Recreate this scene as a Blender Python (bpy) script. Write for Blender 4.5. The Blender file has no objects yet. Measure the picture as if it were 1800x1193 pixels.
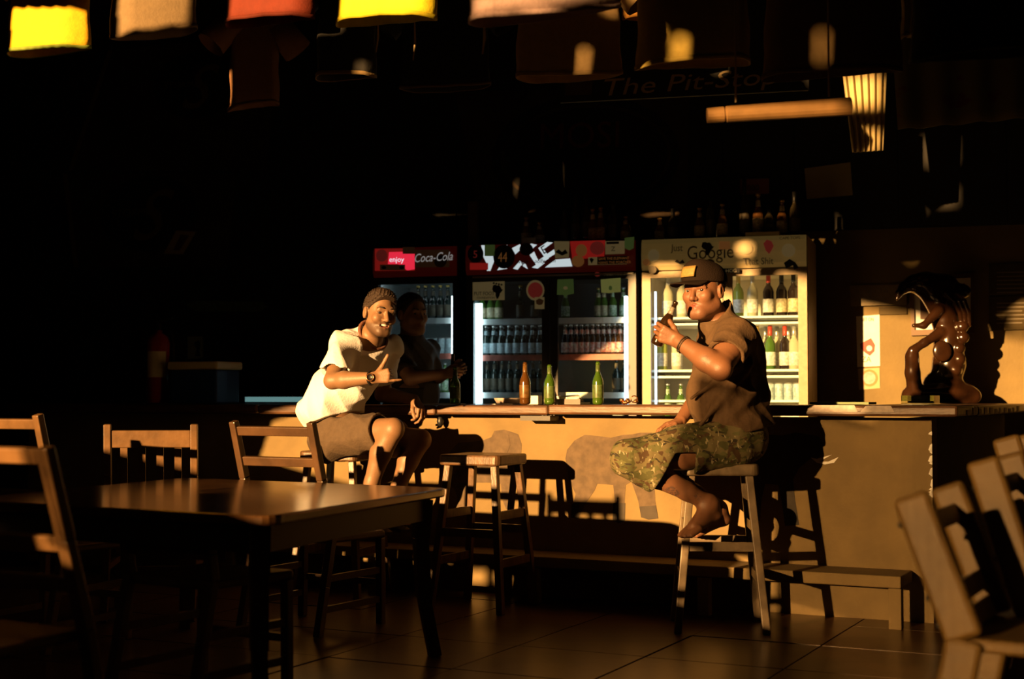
import bpy, bmesh, math, random
import numpy as np
from mathutils import Vector, Matrix
random.seed(7); np.random.seed(7)
SC = bpy.context.scene
COL = SC.collection
# ------------------------------------------------------------------ camera, sky, sun, exposure
CAMZ = 1.10
PITCH = math.atan(100.5/2500)
cam_d = bpy.data.cameras.new('camera')
cam_d.sensor_width = 36.0; cam_d.lens = 50.0; cam_d.clip_start = 0.05
cam_d.dof.use_dof = True; cam_d.dof.focus_distance = 7.35; cam_d.dof.aperture_fstop = 2.0
cam = bpy.data.objects.new('camera', cam_d); COL.objects.link(cam)
cam.location = (0, 0, CAMZ); cam.rotation_euler = (math.pi/2 + PITCH, 0, 0)
SC.camera = cam
SC.view_settings.view_transform = 'Standard'; SC.view_settings.look = 'None'
SC.view_settings.gamma = 1.0; SC.view_settings.use_curve_mapping = False
SC.view_settings.exposure = 0.0
wd = bpy.data.worlds.new('evening_sky'); SC.world = wd; wd.use_nodes = True
wd.node_tree.nodes['Background'].inputs[0].default_value = (1.0, 0.55, 0.25, 1)
wd.node_tree.nodes['Background'].inputs[1].default_value = 0.045
AZ = math.radians(38.0); TE = math.tan(math.radians(8.5))
SUN = Vector((math.sin(AZ), math.cos(AZ), -TE))       # direction the light travels
sun_d = bpy.data.lights.new('low_sun', 'SUN'); sun_d.energy = 16.0; sun_d.color = (1.0, 0.53, 0.18); sun_d.angle = math.radians(0.53)
sun = bpy.data.objects.new('low_sun', sun_d); COL.objects.link(sun)
sun.rotation_euler = SUN.to_track_quat('-Z', 'Y').to_euler(); sun.location = (-12, -8, 6)

# ------------------------------------------------------------------ picture-to-place helpers
def V(*a): return Vector(a)
def ray(px, py):
    x = (px-900)/2500; y = (596.5-py)/2500
    return Vector((x, math.cos(PITCH) - y*math.sin(PITCH), math.sin(PITCH) + y*math.cos(PITCH)))
C0 = Vector((0, 0, CAMZ))
def P(px, py, Y):
    d = ray(px, py); return C0 + d*(Y/d.y)
def PZ(px, py, z):
    d = ray(px, py); return C0 + d*((z-CAMZ)/d.z)
def PN(px, py, n, c):                     # on the vertical plane n.x*X + n.y*Y = c
    d = ray(px, py); return C0 + d*(c/(n[0]*d.x + n[1]*d.y))
TB = math.radians(26.5); BU = V(math.cos(TB), -math.sin(TB), 0); BV = V(math.sin(TB), math.cos(TB), 0)
TF = math.radians(17.0); FU = V(math.cos(TF), -math.sin(TF), 0); FV = V(math.sin(TF), math.cos(TF), 0)
FRV = 9.256; WALLV = 10.06
def B(u, v, z=0): return BU*u + BV*v + V(0, 0, z)
def F(u, v, z=0): return FU*u + FV*v + V(0, 0, z)
def toB(p): return V(p.dot(BU), p.dot(BV), p.z)
def toF(p): return V(p.dot(FU), p.dot(FV), p.z)

# ------------------------------------------------------------------ mesh builder
class MB:
    def __init__(s): s.v = []; s.f = []; s.m = []
    def add(s, vs, fs, m=0, M=None):
        b = len(s.v)
        for p in vs:
            p = Vector(p); s.v.append(M @ p if M else p)
        for f in fs: s.f.append([b+i for i in f]); s.m.append(m)
        return s
    def box(s, x0, x1, y0, y1, z0, z1, m=0, M=None):
        return s.add([(x0,y0,z0),(x1,y0,z0),(x1,y1,z0),(x0,y1,z0),(x0,y0,z1),(x1,y0,z1),(x1,y1,z1),(x0,y1,z1)],
              [(3,2,1,0),(4,5,6,7),(0,1,5,4),(1,2,6,5),(2,3,7,6),(3,0,4,7)], m, M)
    def beam(s, a, b, w, t, side, m=0, w2=None, t2=None):   # square bar from a to b; w along side
        a = Vector(a); b = Vector(b); d = (b-a).normalized(); sd = Vector(side); sd = (sd - d*sd.dot(d)).normalized(); n = d.cross(sd)
        w2 = w if w2 is None else w2; t2 = t if t2 is None else t2
        q = []
        for p, ww, tt in ((a, w, t), (b, w2, t2)):
            for i, j in ((-1,-1),(1,-1),(1,1),(-1,1)): q.append(p + sd*(i*ww/2) + n*(j*tt/2))
        return s.add(q, [(3,2,1,0),(4,5,6,7),(0,1,5,4),(1,2,6,5),(2,3,7,6),(3,0,4,7)], m)
    def prism(s, poly, h0, h1, M=None, m=0):                # polygon in xy, extruded in z
        n = len(poly)
        return s.add([(x,y,h0) for x,y in poly] + [(x,y,h1) for x,y in poly],
              [list(range(n))[::-1], list(range(n,2*n))] + [(i,(i+1)%n,n+(i+1)%n,n+i) for i in range(n)], m, M)
    def tube(s, pts, rs, n=8, m=0, cap=True):
        pts = [Vector(p) for p in pts]
        if not hasattr(rs, '__len__'): rs = [rs]*len(pts)
        ref = None; rings = []
        for i, p in enumerate(pts):
            d = (pts[min(i+1,len(pts)-1)] - pts[max(i-1,0)]).normalized()
            if ref is None: ref = d.orthogonal().normalized()
            ref = (ref - d*ref.dot(d)).normalized(); b = d.cross(ref)
            rings.append([p + (ref*math.cos(2*math.pi*k/n) + b*math.sin(2*math.pi*k/n))*rs[i] for k in range(n)])
        vs = [q for r in rings for q in r]; fs = []
        for i in range(len(pts)-1):
            for k in range(n): fs.append((i*n+k, i*n+(k+1)%n, (i+1)*n+(k+1)%n, (i+1)*n+k))
        if cap: fs += [list(range(n))[::-1], [(len(pts)-1)*n+k for k in range(n)]]
        return s.add(vs, fs, m)
    def lathe(s, prof, n=14, m=0, M=None, ms=None):         # prof: (r, z)
        vs = [(r*math.cos(2*math.pi*k/n), r*math.sin(2*math.pi*k/n), z) for r, z in prof for k in range(n)]
        for i in range(len(prof)-1):
            pass
        b = len(s.v)
        for p in vs: p = Vector(p); s.v.append(M @ p if M else p)
        for i in range(len(prof)-1):
            for k in range(n):
                s.f.append([b+i*n+k, b+i*n+(k+1)%n, b+(i+1)*n+(k+1)%n, b+(i+1)*n+k]); s.m.append(ms[i] if ms else m)
        s.f.append([b+k for k in range(n)][::-1]); s.m.append(ms[0] if ms else m)
        s.f.append([b+(len(prof)-1)*n+k for k in range(n)]); s.m.append(ms[-1] if ms else m)
        return s
    def quad(s, a, b, c, d, m=0): return s.add([a,b,c,d], [(0,1,2,3)], m)
    def mesh(s, name, mats, smooth=False):
        me = bpy.data.meshes.new(name); me.from_pydata([tuple(p) for p in s.v], [], s.f)
        if not isinstance(mats, (list, tuple)): mats = [mats]
        for mt in mats: me.materials.append(mt)
        me.polygons.foreach_set('material_index', s.m)
        if smooth: me.polygons.foreach_set('use_smooth', [True]*len(me.polygons))
        me.update(); return me
    def build(s, name, mats, parent=None, smooth=False, world=False, bevel=0, label=None):
        o = obj(name, s.mesh(name, mats, smooth), parent, world, label)
        if bevel:
            md = o.modifiers.new('bevel', 'BEVEL'); md.width = bevel; md.segments = 2; md.limit_method = 'ANGLE'; md.angle_limit = 0.7
        return o
def obj(name, me, parent=None, world=False, label=None):
    o = bpy.data.objects.new(name, me); COL.objects.link(o)
    if parent: o.parent = parent
    if parent and world: o.matrix_parent_inverse = wm(parent).inverted()
    if label: o['label'] = label
    return o
def wm(o):
    M = o.matrix_basis.copy()
    if o.parent: M = wm(o.parent) @ o.matrix_parent_inverse @ M
    return M
def thing(name, label, cat, loc=(0,0,0), rz=0.0, group=None):
    o = bpy.data.objects.new(name, None); COL.objects.link(o); o.empty_display_size = 0.1
    o.location = loc; o.rotation_euler = (0, 0, rz)
    return tag(o, label, cat, group)
def tag(o, label, cat, group=None):
    o['label'] = label; o['category'] = cat
    if group: o['group'] = group
    return o
def struct(o): o['kind'] = 'structure'; return o
def dup(root, loc=None, rz=None, label=None, parent=None):
    c = root.copy(); COL.objects.link(c)
    if parent: c.parent = parent
    for ch in list(root.children): dup(ch, parent=c)
    if loc is not None: c.location = loc
    if rz is not None: c.rotation_euler = (0, 0, rz)
    if label: c['label'] = label
    return c
def text(name, s, size, origin, right, up, mat, parent=None, world=True, ext=0.0008, align='LEFT', shear=0.0, xs=1.0):
    cu = bpy.data.curves.new('letters', 'FONT'); cu.body = s; cu.size = size; cu.extrude = ext; cu.align_x = align; cu.shear = shear; cu.resolution_u = 3
    to = bpy.data.objects.new('letters', cu)
    me = bpy.data.meshes.new_from_object(to); bpy.data.objects.remove(to); bpy.data.curves.remove(cu)
    r = Vector(right).normalized(); u = Vector(up).normalized(); n = r.cross(u)
    M = Matrix((( r.x*xs,u.x,n.x,origin[0]),(r.y*xs,u.y,n.y,origin[1]),(r.z*xs,u.z,n.z,origin[2]),(0,0,0,1)))
    me.transform(M); me.name = name; me.materials.clear(); me.materials.append(mat)
    return obj(name, me, parent, world)

# ------------------------------------------------------------------ materials
def mat(name, col, rough=0.6, metal=0.0, var=0.0, scale=6.0, bump=0.0, bscale=60.0, col2=None, emit=None, estr=0.0, coat=0.0, sheen=0.0, detail=4.0, stretch=None, lo=0.35, hi=0.65):
    m = bpy.data.materials.new(name); m.use_nodes = True; nt = m.node_tree; N = nt.nodes; L = nt.links
    b = N['Principled BSDF']; b.inputs['Roughness'].default_value = rough; b.inputs['Metallic'].default_value = metal
    b.inputs['Base Color'].default_value = (*col, 1)
    if coat: b.inputs['Coat Weight'].default_value = coat; b.inputs['Coat Roughness'].default_value = 0.15
    if sheen: b.inputs['Sheen Weight'].default_value = sheen
    if emit: b.inputs['Emission Color'].default_value = (*emit, 1); b.inputs['Emission Strength'].default_value = estr
    if var or col2 or bump:
        tc = N.new('ShaderNodeTexCoord'); vec = tc.outputs['Object']
        if stretch:
            mp = N.new('ShaderNodeMapping'); mp.inputs['Scale'].default_value = stretch; L.new(vec, mp.inputs[0]); vec = mp.outputs[0]
    if var or col2:
        n = N.new('ShaderNodeTexNoise'); n.inputs['Scale'].default_value = scale; n.inputs['Detail'].default_value = detail; L.new(vec, n.inputs['Vector'])
        r = N.new('ShaderNodeValToRGB'); r.color_ramp.elements[0].position = lo; r.color_ramp.elements[1].position = hi
        c2 = col2 if col2 else tuple(max(0, c*(1-var)) for c in col)
        r.color_ramp.elements[0].color = (*c2, 1); r.color_ramp.elements[1].color = (*col, 1)
        L.new(n.outputs['Fac'], r.inputs[0]); L.new(r.outputs[0], b.inputs['Base Color'])
    if bump:
        n2 = N.new('ShaderNodeTexNoise'); n2.inputs['Scale'].default_value = bscale; n2.inputs['Detail'].default_value = 3; L.new(vec, n2.inputs['Vector'])
        bp = N.new('ShaderNodeBump'); bp.inputs['Strength'].default_value = bump; bp.inputs['Distance'].default_value = 0.01
        L.new(n2.outputs['Fac'], bp.inputs['Height']); L.new(bp.outputs[0], b.inputs['Normal'])
    return m
def emis(name, col, s):
    m = bpy.data.materials.new(name); m.use_nodes = True; N = m.node_tree.nodes; N.clear()
    e = N.new('ShaderNodeEmission'); e.inputs[0].default_value = (*col, 1); e.inputs[1].default_value = s
    o = N.new('ShaderNodeOutputMaterial'); m.node_tree.links.new(e.outputs[0], o.inputs[0]); return m
def pane_mat(name, tint=(1,1,1), refl=0.06):
    m = bpy.data.materials.new(name); m.use_nodes = True; N = m.node_tree.nodes; L = m.node_tree.links; N.clear()
    t = N.new('ShaderNodeBsdfTransparent'); t.inputs[0].default_value = (*tint, 1)
    g = N.new('ShaderNodeBsdfGlossy'); g.inputs['Roughness'].default_value = 0.03
    f = N.new('ShaderNodeFresnel'); f.inputs[0].default_value = 1.45
    x = N.new('ShaderNodeMixShader'); o = N.new('ShaderNodeOutputMaterial')
    L.new(f.outputs[0], x.inputs[0]); L.new(t.outputs[0], x.inputs[1]); L.new(g.outputs[0], x.inputs[2]); L.new(x.outputs[0], o.inputs[0]); return m
def glass_mat(name, col, rough=0.02):
    m = bpy.data.materials.new(name); m.use_nodes = True; b = m.node_tree.nodes['Principled BSDF']
    b.inputs['Base Color'].default_value = (*col, 1); b.inputs['Transmission Weight'].default_value = 1.0; b.inputs['Roughness'].default_value = rough; b.inputs['IOR'].default_value = 1.45
    return m
def vcol_mat(name, rough=0.55, bump=0.15, bscale=120, sss=0.0, var=0.12):
    m = bpy.data.materials.new(name); m.use_nodes = True; nt = m.node_tree; N = nt.nodes; L = nt.links; b = N['Principled BSDF']
    b.inputs['Roughness'].default_value = rough
    a = N.new('ShaderNodeAttribute'); a.attribute_name = 'Col'
    tc = N.new('ShaderNodeTexCoord'); n = N.new('ShaderNodeTexNoise'); n.inputs['Scale'].default_value = 45; n.inputs['Detail'].default_value = 5
    L.new(tc.outputs['Object'], n.inputs['Vector'])
    mr = N.new('ShaderNodeMapRange'); mr.inputs['To Min'].default_value = 1-var; mr.inputs['To Max'].default_value = 1+var*0.6
    L.new(n.outputs['Fac'], mr.inputs[0])
    mx = N.new('ShaderNodeVectorMath'); mx.operation = 'SCALE'; L.new(a.outputs['Color'], mx.inputs[0]); L.new(mr.outputs[0], mx.inputs['Scale'])
    L.new(mx.outputs[0], b.inputs['Base Color'])
    n2 = N.new('ShaderNodeTexNoise'); n2.inputs['Scale'].default_value = bscale; L.new(tc.outputs['Object'], n2.inputs['Vector'])
    bp = N.new('ShaderNodeBump'); bp.inputs['Strength'].default_value = bump; bp.inputs['Distance'].default_value = 0.004
    L.new(n2.outputs['Fac'], bp.inputs['Height']); L.new(bp.outputs[0], b.inputs['Normal'])
    return m

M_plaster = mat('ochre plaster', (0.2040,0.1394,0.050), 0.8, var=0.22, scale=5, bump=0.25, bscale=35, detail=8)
M_sidepl = mat('plaster darkened for shade', (0.0600,0.0420,0.0210), 0.85, var=0.3, scale=5, bump=0.2)  # darkened copy of the bar plaster, shade put into the colour
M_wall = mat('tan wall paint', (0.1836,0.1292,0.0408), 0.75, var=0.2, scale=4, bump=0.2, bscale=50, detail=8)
M_dark = mat('near-black wall', (0.035,0.033,0.030), 0.85, var=0.3, scale=3)  # near-black tone; on the back wall panels it stands for shade
M_thatch = mat('dark thatch', (0.03,0.024,0.015), 0.95, var=0.5, scale=20, bump=0.5)
M_tile = mat('glazed brown tile', (0.1156,0.0578,0.0238), 0.28, var=0.45, scale=4.5, bump=0.06, bscale=30)
M_grout = mat('dark grout', (0.03,0.022,0.015), 0.9)
M_bartop = mat('varnished bar wood', (0.1156,0.0510,0.0190), 0.42, var=0.5, scale=9, bump=0.12, bscale=20, coat=0.08, stretch=(1,6,6))
M_wood = mat('worn dark wood', (0.1360,0.0714,0.0306), 0.38, var=0.5, scale=10, bump=0.12, bscale=40, coat=0.25, stretch=(3,3,1))
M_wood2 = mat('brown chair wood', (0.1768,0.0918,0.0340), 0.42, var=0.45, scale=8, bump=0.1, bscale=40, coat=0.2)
M_lightwood = mat('pale chair wood', (0.1650,0.0963,0.021), 0.5, var=0.3, scale=7, bump=0.1, bscale=40)
M_table = mat('polished table wood', (0.1088,0.0510,0.0184), 0.22, var=0.35, scale=6, bump=0.05, bscale=15, coat=0.5)
M_eleph = mat('grey brown mural paint', (0.1122,0.0748,0.0408), 0.8, var=0.35, scale=22, bump=0.2, bscale=35, detail=8)
M_eleph2 = mat('dark mural paint with shade', (0.055,0.043,0.03), 0.8, var=0.3, scale=14)  # dark paint on the feet; on the right elephant it includes the man's shadow
M_white = mat('white paint', (0.80,0.78,0.72), 0.6, var=0.1)
M_black = mat('black metal', (0.012,0.012,0.013), 0.4)
M_blackm = mat('matt black', (0.010,0.010,0.010), 0.8)

# ------------------------------------------------------------------ smooth solids: distance field and its surface
class SDF:
    def __init__(s, lo, hi, h):
        s.h = h; s.lo = np.array(lo, np.float32); s.n = np.ceil((np.array(hi)-s.lo)/h).astype(int)+1
        s.F = np.full(s.n, 0.5, np.float32)
    def _win(s, lo, hi):
        a = np.maximum(np.floor((lo-s.lo)/s.h).astype(int), 0); b = np.minimum(np.ceil((hi-s.lo)/s.h).astype(int)+1, s.n)
        if (b <= a).any(): return None
        sl = tuple(slice(a[i], b[i]) for i in range(3))
        g = [(s.lo[i] + s.h*np.arange(a[i], b[i], dtype=np.float32)) for i in range(3)]
        return sl, g[0][:,None,None], g[1][None,:,None], g[2][None,None,:]
    def _put(s, sl, d, k, sub=False):
        A = s.F[sl]
        if sub: A = -A
        if k > 0:
            h = np.maximum(k-np.abs(A-d), 0)/k; R = np.minimum(A, d) - h*h*k*0.25
        else: R = np.minimum(A, d)
        s.F[sl] = -R if sub else R
    def cap(s, a, b, ra, rb=None, k=0.0, sub=False):
        rb = ra if rb is None else rb; a = np.array(a, np.float32); b = np.array(b, np.float32); m = max(ra, rb)+k+0.03
        w = s._win(np.minimum(a,b)-m, np.maximum(a,b)+m)
        if not w: return
        sl, x, y, z = w; ba = b-a; q = float(ba@ba)+1e-9
        t = np.clip(((x-a[0])*ba[0]+(y-a[1])*ba[1]+(z-a[2])*ba[2])/q, 0, 1)
        d = np.sqrt((x-a[0]-t*ba[0])**2+(y-a[1]-t*ba[1])**2+(z-a[2]-t*ba[2])**2) - (ra+(rb-ra)*t)
        s._put(sl, d, k, sub)
    def chain(s, pts, k=0.01):
        for (a, ra), (b, rb) in zip(pts[:-1], pts[1:]): s.cap(a, b, ra, rb, k)
    def ell(s, c, r, ax=None, k=0.0, sub=False):
        c = np.array(c, np.float32); m = max(r)+k+0.03
        w = s._win(c-m, c+m)
        if not w: return
        sl, x, y, z = w; ax = ax if ax is not None else (V(1,0,0),V(0,1,0),V(0,0,1))
        x = x-c[0]; y = y-c[1]; z = z-c[2]; k0 = 0; k1 = 0
        for i in range(3):
            p = x*ax[i][0]+y*ax[i][1]+z*ax[i][2]; k0 = k0+(p/r[i])**2; k1 = k1+(p/(r[i]*r[i]))**2
        k0 = np.sqrt(k0); k1 = np.sqrt(k1)+1e-9
        s._put(sl, k0*(k0-1)/k1, k, sub)
    def cut(s, p, n, lo=None, hi=None):                 # remove what lies on the n side of p
        w = s._win(np.array(lo, np.float32) if lo is not None else s.lo, np.array(hi, np.float32) if hi is not None else s.lo+s.n*s.h)
        if not w: return
        sl, x, y, z = w; n = Vector(n).normalized()
        s.F[sl] = np.maximum(s.F[sl], (x-p[0])*n[0]+(y-p[1])*n[1]+(z-p[2])*n[2])
    def warp(s, f):                                      # F += f(x, y, z)
        sl, x, y, z = s._win(s.lo, s.lo+s.n*s.h); s.F += f(x, y, z).astype(np.float32)
    def mesh(s, name, mats, col=None):
        F = s.F; n = np.array(F.shape); ins = F < 0
        cnt = np.zeros(n-1, np.int8)
        for i in (0,1):
            for j in (0,1):
                for k in (0,1): cnt += ins[i:n[0]-1+i, j:n[1]-1+j, k:n[2]-1+k]
        act = np.argwhere((cnt > 0) & (cnt < 8)); idx = np.full(n-1, -1, np.int32); idx[tuple(act.T)] = np.arange(len(act))
        acc = np.zeros((len(act), 3)); wt = np.zeros(len(act))
        cor = [np.array(c) for c in np.ndindex(2,2,2)]
        for a in range(8):
            for b in range(a+1, 8):
                if np.abs(cor[a]-cor[b]).sum() != 1: continue
                pa = act+cor[a]; pb = act+cor[b]; fa = F[tuple(pa.T)]; fb = F[tuple(pb.T)]; cr = (fa < 0) != (fb < 0)
                t = np.where(cr, fa/np.where(cr, fa-fb, 1), 0)[:,None]
                acc += np.where(cr[:,None], pa+(pb-pa)*t, 0); wt += cr
        vs = s.lo + (acc/wt[:,None])*s.h
        faces = []
        for ax in range(3):
            u, v = (ax+1) % 3, (ax+2) % 3
            sa = [slice(1,-1)]*3; sb = [slice(1,-1)]*3; sa[ax] = slice(0,-1); sb[ax] = slice(1,None)
            A = ins[tuple(sa)]; Bq = ins[tuple(sb)]
            e = np.argwhere(A != Bq); off = np.ones(3, int); off[ax] = 0; e = e+off
            fl = ins[tuple(e.T)]
            du = np.zeros(3, int); du[u] = 1; dv = np.zeros(3, int); dv[v] = 1
            q = np.stack([idx[tuple((e-du-dv).T)], idx[tuple((e-dv).T)], idx[tuple(e.T)], idx[tuple((e-du).T)]], 1)
            q[~fl] = q[~fl][:, ::-1]; faces.append(q)
        fs = np.concatenate(faces); fs = fs[(fs >= 0).all(1)]
        me = bpy.data.meshes.new(name)
        me.vertices.add(len(vs)); me.vertices.foreach_set('co', vs.astype(np.float32).ravel())
        me.loops.add(len(fs)*4); me.loops.foreach_set('vertex_index', fs.ravel().astype(np.int32))
        me.polygons.add(len(fs)); me.polygons.foreach_set('loop_start', np.arange(0, len(fs)*4, 4, dtype=np.int32))
        me.polygons.foreach_set('use_smooth', np.ones(len(fs), bool))
        me.update(calc_edges=True); me.validate()
        for mt in (mats if isinstance(mats, (list, tuple)) else [mats]): me.materials.append(mt)
        if col is not None:
            at = me.color_attributes.new('Col', 'FLOAT_COLOR', 'POINT'); c = np.ones((len(vs), 4), np.float32); c[:, :3] = col(vs); at.data.foreach_set('color', c.ravel())
        return me

# ------------------------------------------------------------------ room shell
WX = -4.55
def to_wall(p):                            # follow the sunlight back to the left wall
    s = (p.x-WX)/SUN.x; q = p - SUN*s; return (q.y, q.z)
HOLES = []
def sunhole(x0, y0, x1, y1, Y): HOLES.append([to_wall(P(a, b, Y)) for a, b in ((x0,y0),(x1,y0),(x1,y1),(x0,y1))])
def sunholep(pts): HOLES.append([to_wall(p) for p in pts])
MAIN = [(-0.15,1.60),(1.3,1.60),(1.6,1.46),(4.9,1.46),(4.75,1.70),(3.8,2.0),(3.45,2.2),(3.3,2.5),(3.05,2.66),(2.75,2.9),(2.58,3.2),(1.2,3.24),(1.1,3.42),(-0.15,3.42)]
HOLES.append(MAIN)
LOUV = [(-6.6,1.46),(-0.15,1.46),(-0.15,3.3),(-6.6,3.3)]
HOLES.append(LOUV); HOLES.append([(-0.95,2.48),(-0.15,2.48),(-0.15,3.42),(-0.95,3.42)])
# hanging garments: label, left/right edge and hem in the picture, distance of both ends, colour, trim colour, lit part
SHIRTS = [
 ('bright yellow shirt with green hem hanging at the top left corner', 15, 158, 97, 84, 7.9, 7.8, (0.85,0.50,0.01), (0.25,0.34,0.04), (10,12,165,100)),
 ('cream shirt with a bright left side hanging second from the left', 192, 346, 69, 52, 7.6, 7.72, (0.24,0.17,0.09), None, (185,-20,350,72)),
 ('red shirt hanging third from the left', 398, 552, 44, 29, 7.2, 7.1, (0.17,0.02,0.005), None, (395,-25,556,46)),
 ('dark brown shirt hanging below the red one', 402, 492, 193, 182, 8.6, 8.7, (0.30,0.15,0.07), None, None),
 ('vivid yellow shirt with open round hem hanging left of centre', 592, 768, 42, 30, 6.6, 6.5, (0.85,0.72,0.02), None, (585,-25,775,50)),
 ('black shirt with dark hem hanging below the vivid yellow one', 556, 662, 137, 134, 7.3, 7.3, (0.03,0.03,0.03), (0.3,0.2,0.08), None),
 ('black shirt hanging with its wide hem below the gap in the row', 702, 862, 158, 150, 8.4, 8.3, (0.03,0.03,0.032), (0.16,0.10,0.05), None),
 ('lilac grey shirt with wavy hem hanging at the top centre', 822, 1088, 40, 14, 5.2, 5.5, (0.52,0.37,0.36), None, (818,-20,1092,40)),
 ('brown shirt hanging behind the lilac one with a bright slit of sun', 906, 1093, 138, 131, 6.7, 6.7, (0.50,0.34,0.15), None, None),
 ('small orange shirt corner hanging between two brown shirts', 1094, 1134, 33, 30, 7.6, 7.6, (0.60,0.28,0.04), None, (1094,-10,1134,34)),
 ('olive brown shirt hanging right of centre with a yellow slit of sun', 1118, 1320, 119, 108, 5.8, 5.8, (0.62,0.46,0.10), None, None),
 ('very dark shirt hanging right of the olive one', 1340, 1588, 138, 122, 6.1, 6.1, (0.20,0.13,0.05), None, None),
 ('narrow pale yellow shirt edge hanging right of the very dark shirt', 1585, 1604, 66, 64, 7.0, 7.0, (0.66,0.55,0.22), None, (1587,-20,1606,68)),
 ('black shirt hanging at the top right corner', 1602, 1830, 107, 88, 5.0, 5.0, (0.025,0.025,0.028), None, None),
]
for s_ in SHIRTS:
    if s_[9]: sunholep([P(s_[1]+5,s_[9][1],s_[5]-.06), P(s_[2]-7,s_[9][1],s_[6]-.06), P(s_[2]-7,s_[4]-5,s_[6]-.06), P(s_[1]+5,s_[3]-4,s_[5]-.06)])
sunhole(474, 130, 490, 160, 8.55); sunhole(632, 108, 658, 136, 7.23); sunhole(1021, 84, 1040, 137, 6.63); sunhole(1191, 62, 1213, 118, 5.73); sunhole(1440, 50, 1461, 112, 6.03)
sunhole(1240, 184, 1500, 210, 5.57); sunhole(1470, 128, 1545, 182, 8.55); sunhole(1498, 226, 1546, 263, 8.55); sunhole(1416, 230, 1436, 248, 8.3)
for q in ((1150,466,1200,481),(1298,428,1325,447),(1302,466,1330,500)): sunholep([PN(x, y, (FV.x,FV.y), FRV-0.02) for x, y in ((q[0],q[1]),(q[2],q[1]),(q[2],q[3]),(q[0],q[3]))])
for q in ((1749,464,1768,480),(1790,482,1806,500),(1782,524,1806,582)): sunholep([PN(x, y, (FV.x,FV.y), WALLV-0.02) for x, y in ((q[0]+8,q[1]),(q[2]+8,q[1]),(q[2],q[3]),(q[0],q[3]))])
for q in ((795,998,831,1024),(842,1002,880,1022),(697,972,716,986),(737,970,772,984),(605,950,640,990)): sunholep([PN(x, y, (BV.x,BV.y), 7.0) for x, y in ((q[0],q[1]),(q[2],q[1]),(q[2],q[3]),(q[0],q[3]))])

def inpoly(Yg, Zg, poly):
    r = np.zeros(Yg.shape, bool); n = len(poly)
    for i in range(n):
        y0, z0 = poly[i]; y1, z1 = poly[(i+1) % n]
        if z0 == z1: continue
        c = ((z0 > Zg) != (z1 > Zg)) & (Yg < (y1-y0)*(Zg-z0)/(z1-z0)+y0); r ^= c
    return r
def make_left_wall():  # unseen wall, its openings shaped so the sun lands on chosen patches
    h = 0.015; Ys = np.arange(-8.0, 12.4, h); Zs = np.arange(0, 5.1, h)
    Yg, Zg = np.meshgrid(Ys+h/2, Zs+h/2)
    op = np.zeros(Yg.shape, bool)
    for p in HOLES: op |= inpoly(Yg, Zg, p)
    mb = MB(); prev = {}; rows = []
    for j in range(len(Zs)):
        runs = []; i = 0; row = op[j]
        while i < len(Ys):
            if row[i]: i += 1; continue
            k = i
            while k < len(Ys) and not row[k]: k += 1
            runs.append((i, k)); i = k
        rows.append(runs)
    live = {}
    for j, runs in enumerate(rows + [[]]):
        for r in list(live):
            if r not in runs:
                z0 = live.pop(r); mb.box(WX-0.03, WX, Ys[r[0]], Ys[0]+h*r[1], Zs[z0], j*h)
        for r in runs: live.setdefault(r, j)
    return struct(mb.build('wall_left_sun_mask', M_dark))
make_left_wall()
# slatted shutter added beside the open bay to thin the sunlight
sh = thing('sun_baffle', 'added unseen slatted shutter standing in the left wall bay', 'sun baffle', (WX+0.05, -3.4, 1.46))
sl_me = [MB().box(0, 0.002, -0.017, 0.017, 0, h_).mesh('slat', M_blackm) for h_ in (1.86, 1.02)]
for i in range(144): obj('slat', sl_me[1 if i > 124 else 0], sh).location = (0, -3.18+i*0.045, 0)
MB().box(-0.01, 0.02, 2.43, 3.25, 1.02, 1.05).build('top_rail', M_blackm, sh)
fl = struct(MB().box(-6, 7, -8, 13, -0.1, -0.012).build('floor', M_grout))
tile_me = MB().box(-0.296,0.296,-0.296,0.296,-0.02,0).mesh('tile', M_tile)
for i in range(-11, 6):
    for j in range(-7, 2):
        c = B(-1.605+0.6*i+0.3, 6.284+0.6*j+0.3)
        if c.x < -4.3 or c.x > 4.6: continue
        t = obj('tile', tile_me, fl, True); t.location = c + V(0, 0, random.uniform(-0.0015, 0.0015)); t.rotation_euler = (random.uniform(-.002,.002), random.uniform(-.002,.002), -TB)
def wallbox(name, a, b, z0, z1, th, m):
    a = Vector(a); b = Vector(b); d = (b-a).normalized(); n = V(-d.y, d.x, 0)
    q = [a, b, b+n*th, a+n*th]
    return struct(MB().prism([(p.x,p.y) for p in q], z0, z1).build(name, m))
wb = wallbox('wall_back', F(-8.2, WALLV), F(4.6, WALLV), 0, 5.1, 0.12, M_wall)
wallbox('wall_right', (5.2, 9.2, 0), (5.2, -8, 0), 0, 5.1, -0.12, M_dark)
wallbox('wall_front', (-4.6, -8, 0), (5.3, -8, 0), 0, 5.1, -0.12, M_dark)
struct(MB().box(-4.7, 5.4, -8.1, 13, 5.05, 5.15).build('ceiling', M_thatch))
# dark panelling behind the fridges and to the left, added where the wall lies in shade
pn = thing('shade_panels', 'added dark panelling covering the back wall behind and above the fridges', 'shade panels', F(-8, WALLV-0.03), -TF)
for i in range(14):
    MB().box(0, 0.495, 0, 0.02, 0.0, 5.0).build('shade_panel', M_dark, pn).location = (i*0.5, 0, 0)
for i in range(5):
    MB().box(0, 0.695, 0, 0.02, 2.25, 5.0).build('shade_panel', M_dark, pn).location = (7.0+i*0.7, 0, 0)

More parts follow.
